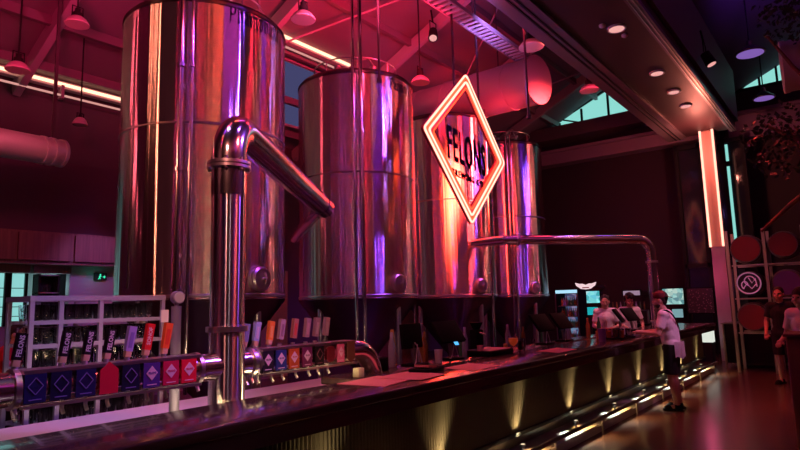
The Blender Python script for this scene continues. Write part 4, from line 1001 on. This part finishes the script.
def person(label, loc, rz, J, top, topm, legs='shorts', legm=CLOTHB, hair='short', capm=None, extra=None, scale=1.0, skin=SKIN, hairm=HAIR, headturn=0, headtilt=0):
    """J: local joints, forward is +Y, right is +X."""
    o = thing('person', label, 'person', loc, rz); o.scale = (scale,)*3
    j = {k: V(v) for k, v in J.items()}
    b = MB()
    hip = j['hip']; ch = j['chest']; nk = j['neck']; hd = j['head']
    HR = (Matrix.Rotation(headturn, 3, 'Z') @ Matrix.Rotation(headtilt, 3, 'X'))
    def torso(b, g):
        b.sph(hip, .155+g, (1.06, .78, .8), 12); b.sph(hip.lerp(ch, .45), .145+g, (1.0, .74, 1.15), 12); b.sph(ch, .165+g, (1.08, .72, 1.05), 12)
        cap(b, j['sl'], j['sr'], .072+g, .072+g)
        cap(b, hip.lerp(ch, .2), ch, .12+g, .13+g)
    torso(b, 0)
    cap(b, ch+V((0, 0, .1)), nk, .08, .058); cap(b, nk, hd-V((0, 0, .06)), .056, .055)
    # head: skull, jaw, nose, brow, ears, lips
    H = lambda x, y, z: hd + HR @ V((x, y, z))
    b.sph(H(0, -.012, .03), .1, (.80, 1.0, 1.02), 14, rot=HR); b.sph(H(0, .022, -.045), .075, (.84, .92, 1.0), 12, rot=HR); b.sph(H(0, .05, -.085), .034, (1, .9, .8), 8, rot=HR)
    cap(b, H(0, .085, .015), H(0, .108, -.022), .010, .016, 8); b.sph(H(0, .074, .03), .03, (1.6, .7, .5), 8, rot=HR)
    for s in (-1, 1):
        b.sph(H(.083*s, -.005, -.005), .03, (.35, .75, 1.1), 8, rot=HR); b.sph(H(.045*s, .06, -.03), .028, n=8)
    b.sph(H(0, .088, -.052), .018, (1.3, .6, .6), 8, rot=HR)
    for s, k in ((-1, 'l'), (1, 'r')):
        sh, el, ha = j['s'+k], j['e'+k], j['h'+k]
        cap(b, sh, el, .056, .042); cap(b, el, ha, .043, .028)
        d = (ha-el).normalized(); palm = ha+d*.045
        side = V((1, 0, 0)) if abs(d.x) < .8 else V((0, 1, 0)); side = (side-d*side.dot(d)).normalized(); nrm = d.cross(side)*(-1)
        if nrm.z > 0: nrm = -nrm
        cap(b, ha, palm, .027, .030); b.sph(palm, .036, (1, 1, 1), 8)
        for q, L in zip((-1.4, -.5, .4, 1.25), (.062, .075, .08, .066)):
            r0 = palm+side*q*.019+d*.022; r1 = r0+d*L*.55+side*q*.003; r2 = r1+(d*.6+nrm*.8).normalized()*L*.5
            cap(b, r0, r1, .0098, .009, 8); cap(b, r1, r2, .009, .008, 8)
        tb = palm - d*.01 - side*s*.028; t1 = tb+(d*.6-side*s*.7+nrm*.2).normalized()*.034; t2 = t1+(d*.9+nrm*.4).normalized()*.03
        cap(b, tb, t1, .012, .011, 8); cap(b, t1, t2, .0105, .009, 8)
        hp, kn, an = j['hp'+k], j['k'+k], j['a'+k]
        cap(b, hp, kn, .088, .058); cap(b, kn, kn.lerp(an, .3), .055, .058); cap(b, kn.lerp(an, .3), an, .058, .037)
        ft = j['f'+k]; cap(b, an-V((0, 0, .03)), ft, .04, .032)
    me = remesh(b, .0085, 2); body = link('body', me, skin, o)
    # clothing
    c = MB(); torso(c, .016)
    c.sph(hip+V((0, 0, -.02)), .17, (1.06, .8, .6), 12)
    for k in 'lr':
        sh, el = j['s'+k], j['e'+k]; q = sh.lerp(el, .72)
        c.sph(sh, .074, n=8); c.cyl(sh, q, .076, .068, n=16)
    link(top, remesh(c, .011, 3), topm, o)
    c = MB(); c.sph(hip+V((0, 0, -.04)), .172, (1.05, .82, .7), 12)
    for k in 'lr':
        hp, kn, an = j['hp'+k], j['k'+k], j['a'+k]
        if legs == 'shorts': c.cyl(hp+V((0, 0, .06)), kn+V((0, .0, .03)), .108, .092, n=18)
        else:
            c.cyl(hp+V((0, 0, .06)), kn, .106, .075, n=18); c.sph(kn, .075, n=8); c.cyl(kn, an-V((0, 0, .01)), .075, .058, n=18)
    link(legs, remesh(c, .012, 2), legm, o)
    for k in 'lr':
        an, ft = j['a'+k], j['f'+k]; s = MB()
        d = ft-an; d.z = 0; d = d.normalized() if d.length else V((0, 1, 0)); ya = math.atan2(d.y, d.x)-PI/2
        m3 = Matrix.Rotation(ya, 3, 'Z'); base = V((an.x, an.y, 0))+d*.065
        s.box(base+V((0, 0, .015)), (.098, .28, .03), rot=m3, bev=.012); s.sph(base+d*.06+V((0, 0, .035)), .05, (1, 1.5, .9), 8, rot=m3); s.sph(base-d*.06+V((0, 0, .05)), .05, (.95, 1.2, 1.1), 8, rot=m3)
        sh_ = link('shoe', remesh(s, .009, 1), BLACK, o)
    # face
    for s in (-1, 1): MB().sph(H(.031*s, .079, .012), .0115, (1.2, .6, .8), 8).build('eye', EYE, o, world=False)
    MB().sph(H(0, .0955, -.053), .019, (1.2, .35, .32), 8, rot=HR).build('mouth', LIP, o, world=False)
    # hair
    h = MB()
    if hair == 'curly':
        rr = random.Random(5)
        for k in range(120):
            v = V((rr.gauss(0, 1), rr.gauss(0, 1), rr.gauss(0, 1))).normalized()
            if v.y > .35 and v.z < .35: continue
            if v.z < -.5: continue
            h.sph(H(*(v*V((.1, .115, .115)) if False else (v.x*.1, v.y*.11-.015, v.z*.11+.045))), rr.uniform(.025, .042), n=5)
        link('hair', remesh(h, .012, 1), hairm, o)
    elif hair == 'bun':
        h.sph(H(0, -.02, .045), .108, (.86, 1.0, 1.0), 12, rot=HR); h.sph(H(0, -.12, .07), .05, n=8)
        me = remesh(h, .01, 1); link('hair', me, hairm, o)
    else:
        h.sph(H(0, -.024, .047), .102, (.86, 1.0, 1.0), 14, rot=HR); h.sph(H(0, -.06, -.01), .07, (1.0, .6, 1.0), 10, rot=HR)
        link('hair', remesh(h, .01, 1), hairm, o)
    if capm:
        c = MB(); c.lathe([(.098, 0), (.103, .03), (.092, .075), (.055, .105), (0, .115)], hd+HR @ V((0, -.012, .035)), 28, rot=HR)
        k = c.build('cap', capm, o, world=False)
        # backward brim
        bz = MB(); pts = [(-.075, -.09), (-.07, -.15), (-.035, -.178), (.035, -.178), (.07, -.15), (.075, -.09)]
        bz.prism(pts, lambda u, v: H(u, v, .048+(v+.09)*.35), HR @ V((0, 0, .008))); bz.build('brim', capm, k, world=False)
    if hair == 'beard' or extra == 'beard':
        bd = MB(); bd.sph(H(0, .03, -.07), .072, (.9, .9, .75), 10, rot=HR); link('beard', remesh(bd, .01, 1), hairm, o)
    return o, j, H

def stand(el=(-.26, .06, 1.13), er=(.26, .06, 1.13), hl=(-.2, .27, 1.06), hr=(.2, .27, 1.06), lean=0.0, head=(0, .05, 1.61)):
    return dict(hip=(0, 0, .95), chest=(0, lean*.6, 1.27), neck=(0, lean+.005, 1.45), head=(head[0], head[1]+lean, head[2]), sl=(-.165, lean*.9, 1.395), sr=(.165, lean*.9, 1.395),
                el=el, er=er, hl=hl, hr=hr, hpl=(-.09, 0, .9), hpr=(.09, 0, .9), kl=(-.1, .03, .49), kr=(.1, .02, .49), al=(-.11, -.03, .09), ar=(.11, -.03, .09), fl=(-.13, .1, .035), fr=(.13, .1, .035))
# customer in cap
J = stand(el=(-.25, .14, 1.12), er=(.25, .16, 1.13), hl=(-.16, .40, 1.14), hr=(.12, .42, 1.13), lean=.06, head=(0, .05, 1.615))
o, j, H = person('bearded customer in backward maroon cap, white shirt and black shorts at the bar', (9.66, 2.33, 0), math.radians(5), J, 'white_shirt', CLOTHW, 'shorts', CLOTHB, 'short', CAPRED, extra='beard', headtilt=-.1)
# sling strap across the back and a white cloth at the waist
pts = []
for k in range(25):
    q = k/24*2*PI; c0 = V((0, .03, 1.2)); 
    v = V((.205*math.cos(q), .148*math.sin(q)+.01, .27*-math.cos(q))); pts.append(c0+v)
st = MB(); st.tube([p+V((0, -.01, 0)) for p in pts[:-1]], .011, 8, closed=True); st.build('sling_strap', BLACK, o, world=False)
tb = MB(); prev = None
for k in range(17):
    a = PI*1.12+k/16*PI*.86; e = 1+.0*k
    cc = [tb.bm.verts.new((.205*math.cos(a)*q, .165*math.sin(a)*q-.005, z)) for q, z in ((1.0, 1.0), (1.03, .88), (1.08, .77+.02*math.sin(k*1.3)))]
    if prev:
        for u in (0, 1): tb.bm.faces.new((prev[u], cc[u], cc[u+1], prev[u+1]))
    prev = cc
bmesh.ops.solidify(tb.bm, geom=tb.bm.faces[:], thickness=.008); tb.build('shirt_tail', CLOTHW, o, world=False)
# bartenders
Jb = stand(el=(-.24, .03, 1.12), er=(.24, .03, 1.12), hl=(-.12, .27, 1.08), hr=(.12, .27, 1.09), head=(0, .04, 1.6))
person('left bartender in white t-shirt facing the camera behind the bar', (12.12, 4.12, 0), math.radians(105), Jb, 'white_shirt', CLOTHW, 'trousers', CLOTHB, 'short', headtilt=-.15)
person('right bartender with dark curly hair and pale shirt looking down behind the terminals', (13.6, 4.12, 0), math.radians(125), stand(lean=.05), 'pale_shirt', CLOTHW, 'trousers', CLOTHB, 'curly', headtilt=-.35)
# two people behind the glass rack at left
person('person in red top bending behind the leftmost tap handle', (2.82, 8.3, -.0), math.radians(-130), stand(el=(-.27, .16, 1.2), er=(.27, .16, 1.2), hl=(-.2, .4, 1.25), hr=(.2, .4, 1.25), lean=.1), 'red_shirt', CLOTHR, 'trousers', CLOTHB, 'short', scale=.875, headtilt=-.3)
person('dark haired person in black behind the leftmost black tap handle', (3.55, 9.3, 0), math.radians(140), stand(), 'black_shirt', CLOTHB, 'trousers', CLOTHB, 'short', scale=.9)
# right side
person('man in black t-shirt and shorts standing by the barrels at right', (13.3, 1.22, 0), math.radians(80), stand(el=(-.25, .0, 1.12), er=(.25, .02, 1.12), hl=(-.25, .12, .88), hr=(.22, .2, .92)), 'black_shirt', CLOTHB, 'shorts', CLOTHB, 'short', scale=1.03)
person('person in pale top leaning beyond the dark red block at the right edge', (9.2, .56, 0), math.radians(60), stand(lean=.06, head=(0, .05, 1.6)), 'pale_shirt', CLOTHW, 'trousers', CLOTHP, 'bun', scale=1.0)

# ================================================================== LIGHT
RED_, MAG, PUR, PINK, ORG = (1, .015, .05), (1, .04, .22), (.20, .06, 1), (1, .25, .4), (1, .22, .08)
# red and magenta floods aimed up into the roof from the tank tops
lamp('roof_red', 'SPOT', (8.0, 5.6, 6.2), 750, RED_, (9.5, 8.6, 8.2), .2, 120, .8)
lamp('roof_red2', 'SPOT', (12.6, 8.4, 6.5), 700, RED_, (12.5, 6.5, 9), .2, 130, .8)
lamp('roof_mag', 'SPOT', (2.2, 6.5, 4.9), 520, (1, .02, .12), (2.8, 10.8, 7.6), .2, 95, .9)
lamp('duct_red', 'SPOT', (10.5, 5.0, 4.8), 160, RED_, (12.1, 7.5, 6.4), .15, 80, .8)
lamp('roof_pink', 'SPOT', (6.2, 5.0, 6.0), 500, (1, .07, .2), (6.5, 8.0, 8.1), .3, 130, .9)
# purple washes on the bulkhead's tank side, one per tank
for i, (tx, ty) in enumerate(TK):
    lamp('purple_wash', 'SPOT', (tx+(.15 if i != 2 else 1.3), 3.98, 6.0), 330 if i != 2 else 260, PUR, (tx, ty, 2.6), .06, 75, .7)
# unseen coloured area lights added along the bulkhead to stripe the tanks
SEG = [((1, .09, .06), 8), ((.7, .05, .5), 4), ((1, .03, .07), 10), ((1, .19, .12), 7), ((.35, .03, .9), 3.5), ((1, .04, .08), 11), ((1, .06, .08), 6)]
x = -4.0; k = 0; rl = random.Random(11)
while x < 17:
    L = rl.uniform(.25, .95); c_, e_ = SEG[k % 7]
    lamp('tank_stripe_fill', 'AREA', (x+L/2, 3.95, 6.2), e_*L*1.6, c_, (x+L/2, 7.0, 3.4), L, sy=.1)
    x += L+rl.uniform(.12, .75); k += 1
lamp('tank_edge_fill', 'SPOT', (-1.6, 7.7, 4.7), 260, (1, .24, .14), (4.0, 7.2, 3.6), .28, 70, .6)  # added out of view to give the first tank its salmon left stripe
lamp('tank_edge_fill2', 'SPOT', (.2, 11.0, 5.2), 100, (1, .1, .15), (5, 7.2, 3.6), .2, 80, .6)  # second added spot for the same tank edge
lamp('timber_fill', 'SPOT', (3.2, 8.6, 4.6), 32, (1, .12, .22), (3.6, 11, 2.8), .1, 80, .8)  # fill spot added to lift the dark timber bulkhead
lamp('riser_violet', 'SPOT', (5.2, 1.5, 4.6), 420, (.35, .1, 1), (2.5, 3.45, 2.2), .08, 34, .7)  # riser spots added to put coloured streaks on the pipe
lamp('riser_pink', 'SPOT', (.2, 1.6, 4.2), 180, (1, .3, .25), (2.5, 3.45, 2.2), .1, 36, .7)
lamp('riser_red', 'SPOT', (3.6, .6, 4.8), 260, (1, .1, .1), (2.6, 3.5, 2.3), .25, 34, .7)
lamp('pillar_low', 'POINT', (16.8, 3.3, 2.2), 10, (1, .12, .3), size=.1)  # fill point added to brighten the lower pillar
lamp('neon_fill', 'SPOT', (9.5, 5.75, 4.4), 1300, (1, .05, .02), (11.6, 7.4, 3.6), .6, 70, .8)  # unseen spots added near the sign to redden the tanks behind it
lamp('neon_fill', 'SPOT', (10.5, 5.75, 4.5), 800, (1, .05, .03), (11.85, 7.3, 4.2), .5, 75, .8)
lamp('neon_fill', 'SPOT', (11.9, 5.0, 4.9), 500, (1, .06, .08), (12.1, 7.3, 4.4), .5, 60, .8)
lamp('tank_red_fill', 'SPOT', (12.1, 3.98, 6.0), 900, (1, .05, .05), (11.75, 7.6, 4.5), .3, 85, .7)  # unseen spot added to redden the third tank
lamp('neon_fill', 'SPOT', (9.0, 5.7, 4.5), 190, (1, .07, .012), (8.75, 7.2, 3.6), .5, 68, .8)
lamp('bar_edge_strip', 'AREA', (1.6, 3.27, .985), 11, (1, .72, .36), (1.6, 3.42, 1.19), 3.6, sy=.03)
lamp('bar_edge_strip', 'AREA', (3.3, 3.33, .98), 3.5, (1, .72, .36), (3.3, 3.44, 1.19), 1.0, sy=.03)
lamp('tap_violet', 'SPOT', (3.4, 2.4, 4.9), 35, (.4, .12, 1), (1.8, 3.45, 1.35), .08, 40, .7)
lamp('roof_violet', 'SPOT', (9.5, 4.7, 6.6), 110, (.45, .25, 1), (10.8, 6.9, 8.6), .2, 90, .8)  # fill spot added to tint the roof panels lilac
lamp('fascia_violet', 'POINT', (8.5, 4.7, 5.3), 18, (.4, .2, 1), size=.1)  # fill point added to brighten the bulkhead fascia
# unseen washes added on the public side so the tanks reflect colour
for x, e, c in ((-4, 500, (1, .3, .25)), (-1.5, 350, MAG), (1.5, 500, (1, .12, .2)), (4, 700, (.55, .08, 1)), (6.5, 600, (1, .05, .2)), (9.5, 800, (1, .3, .22)), (12.5, 500, RED_), (16, 700, (1, .1, .3))):
    lamp('hall_fill', 'SPOT', (x, -4.2, 5.2), e, c, (x, -6.8, 8.6), .1, 70, .5)
lamp('room_left', 'SPOT', (-3.6, 4, 4.5), 500, (1, .3, .25), (-6, 5, 6), .2, 90, .6)
lamp('counter_pink', 'SPOT', (4.4, 3.0, 5.9), 220, (1, .25, .32), (4.4, 3.05, 1.0), .15, 44, .8)
lamp('counter_violet', 'SPOT', (1.6, 3.4, 5.9), 120, (.55, .25, .8), (1.8, 3.0, 1.0), .15, 50, .8)
lamp('tap_white', 'SPOT', (1.6, 1.2, 4.6), 70, (1, .72, .85), (1.9, 3.45, 1.35), .1, 34, .7)
lamp('tap_white_far', 'SPOT', (3.3, 1.4, 4.6), 70, (1, .6, .65), (3.2, 3.45, 1.35), .1, 26, .7)
lamp('bench_light', 'AREA', (2.2, 3.36, .97), 4.5, (1, .62, .5), (2.2, 4.4, .9), 4.2, sy=.04)
lamp('counter_red', 'SPOT', (9.6, 2.75, 6.0), 380, (1, .12, .14), (9.4, 3.0, 1.0), .15, 50, .8)
lamp('floor_red', 'SPOT', (9.5, 1.9, 6.0), 240, (1, .035, .02), (9.5, .3, 0), .15, 60, .9)  # fill spot added to redden the floor at right
lamp('customer_violet', 'SPOT', (9.0, -.6, 4.6), 460, (1, .34, .72), (9.66, 2.33, 1.3), .12, 15, .6)
lamp('bartender_pink', 'SPOT', (11.5, 2.75, 6.0), 650, (1, .33, .42), (12.6, 4.1, 1.4), .15, 42, .6)
lamp('rack_violet', 'SPOT', (1.5, 3.9, 5.2), 230, (.66, .45, 1), (2.4, 5.1, 1.3), .15, 40, .7)
lamp('right_red', 'SPOT', (12, 2.0, 6.0), 520, (1, .05, .04), (12.5, .4, .8), .2, 75, .8)
lamp('right_roof_violet', 'SPOT', (12.5, .6, 6.4), 340, (.3, .06, 1), (14, -.5, 9), .2, 120, .9)
lamp('left_violet', 'SPOT', (5.0, 9.3, 3.6), 60, (.75, .3, 1), (5.2, 11.3, 2.0), .2, 55, .6)
lamp('pillar_glow', 'POINT', (16.4, 2.85, 5.45), 90, (1, .25, .18), size=.1)

w = bpy.data.worlds.new('world'); SC.world = w; w.use_nodes = True
w.node_tree.nodes['Background'].inputs[0].default_value = (.02, .01, .03, 1)
SC.view_settings.view_transform = 'Standard'; SC.view_settings.look = 'None'; SC.view_settings.exposure = 0; SC.view_settings.gamma = 1; SC.view_settings.use_curve_mapping = False
cy_ = SC.cycles
cy_.use_denoising = True; cy_.max_bounces = 8; cy_.diffuse_bounces = 3; cy_.glossy_bounces = 5; cy_.transmission_bounces = 6
cy_.sample_clamp_indirect = 6; cy_.blur_glossy = .5; cy_.use_light_tree = True
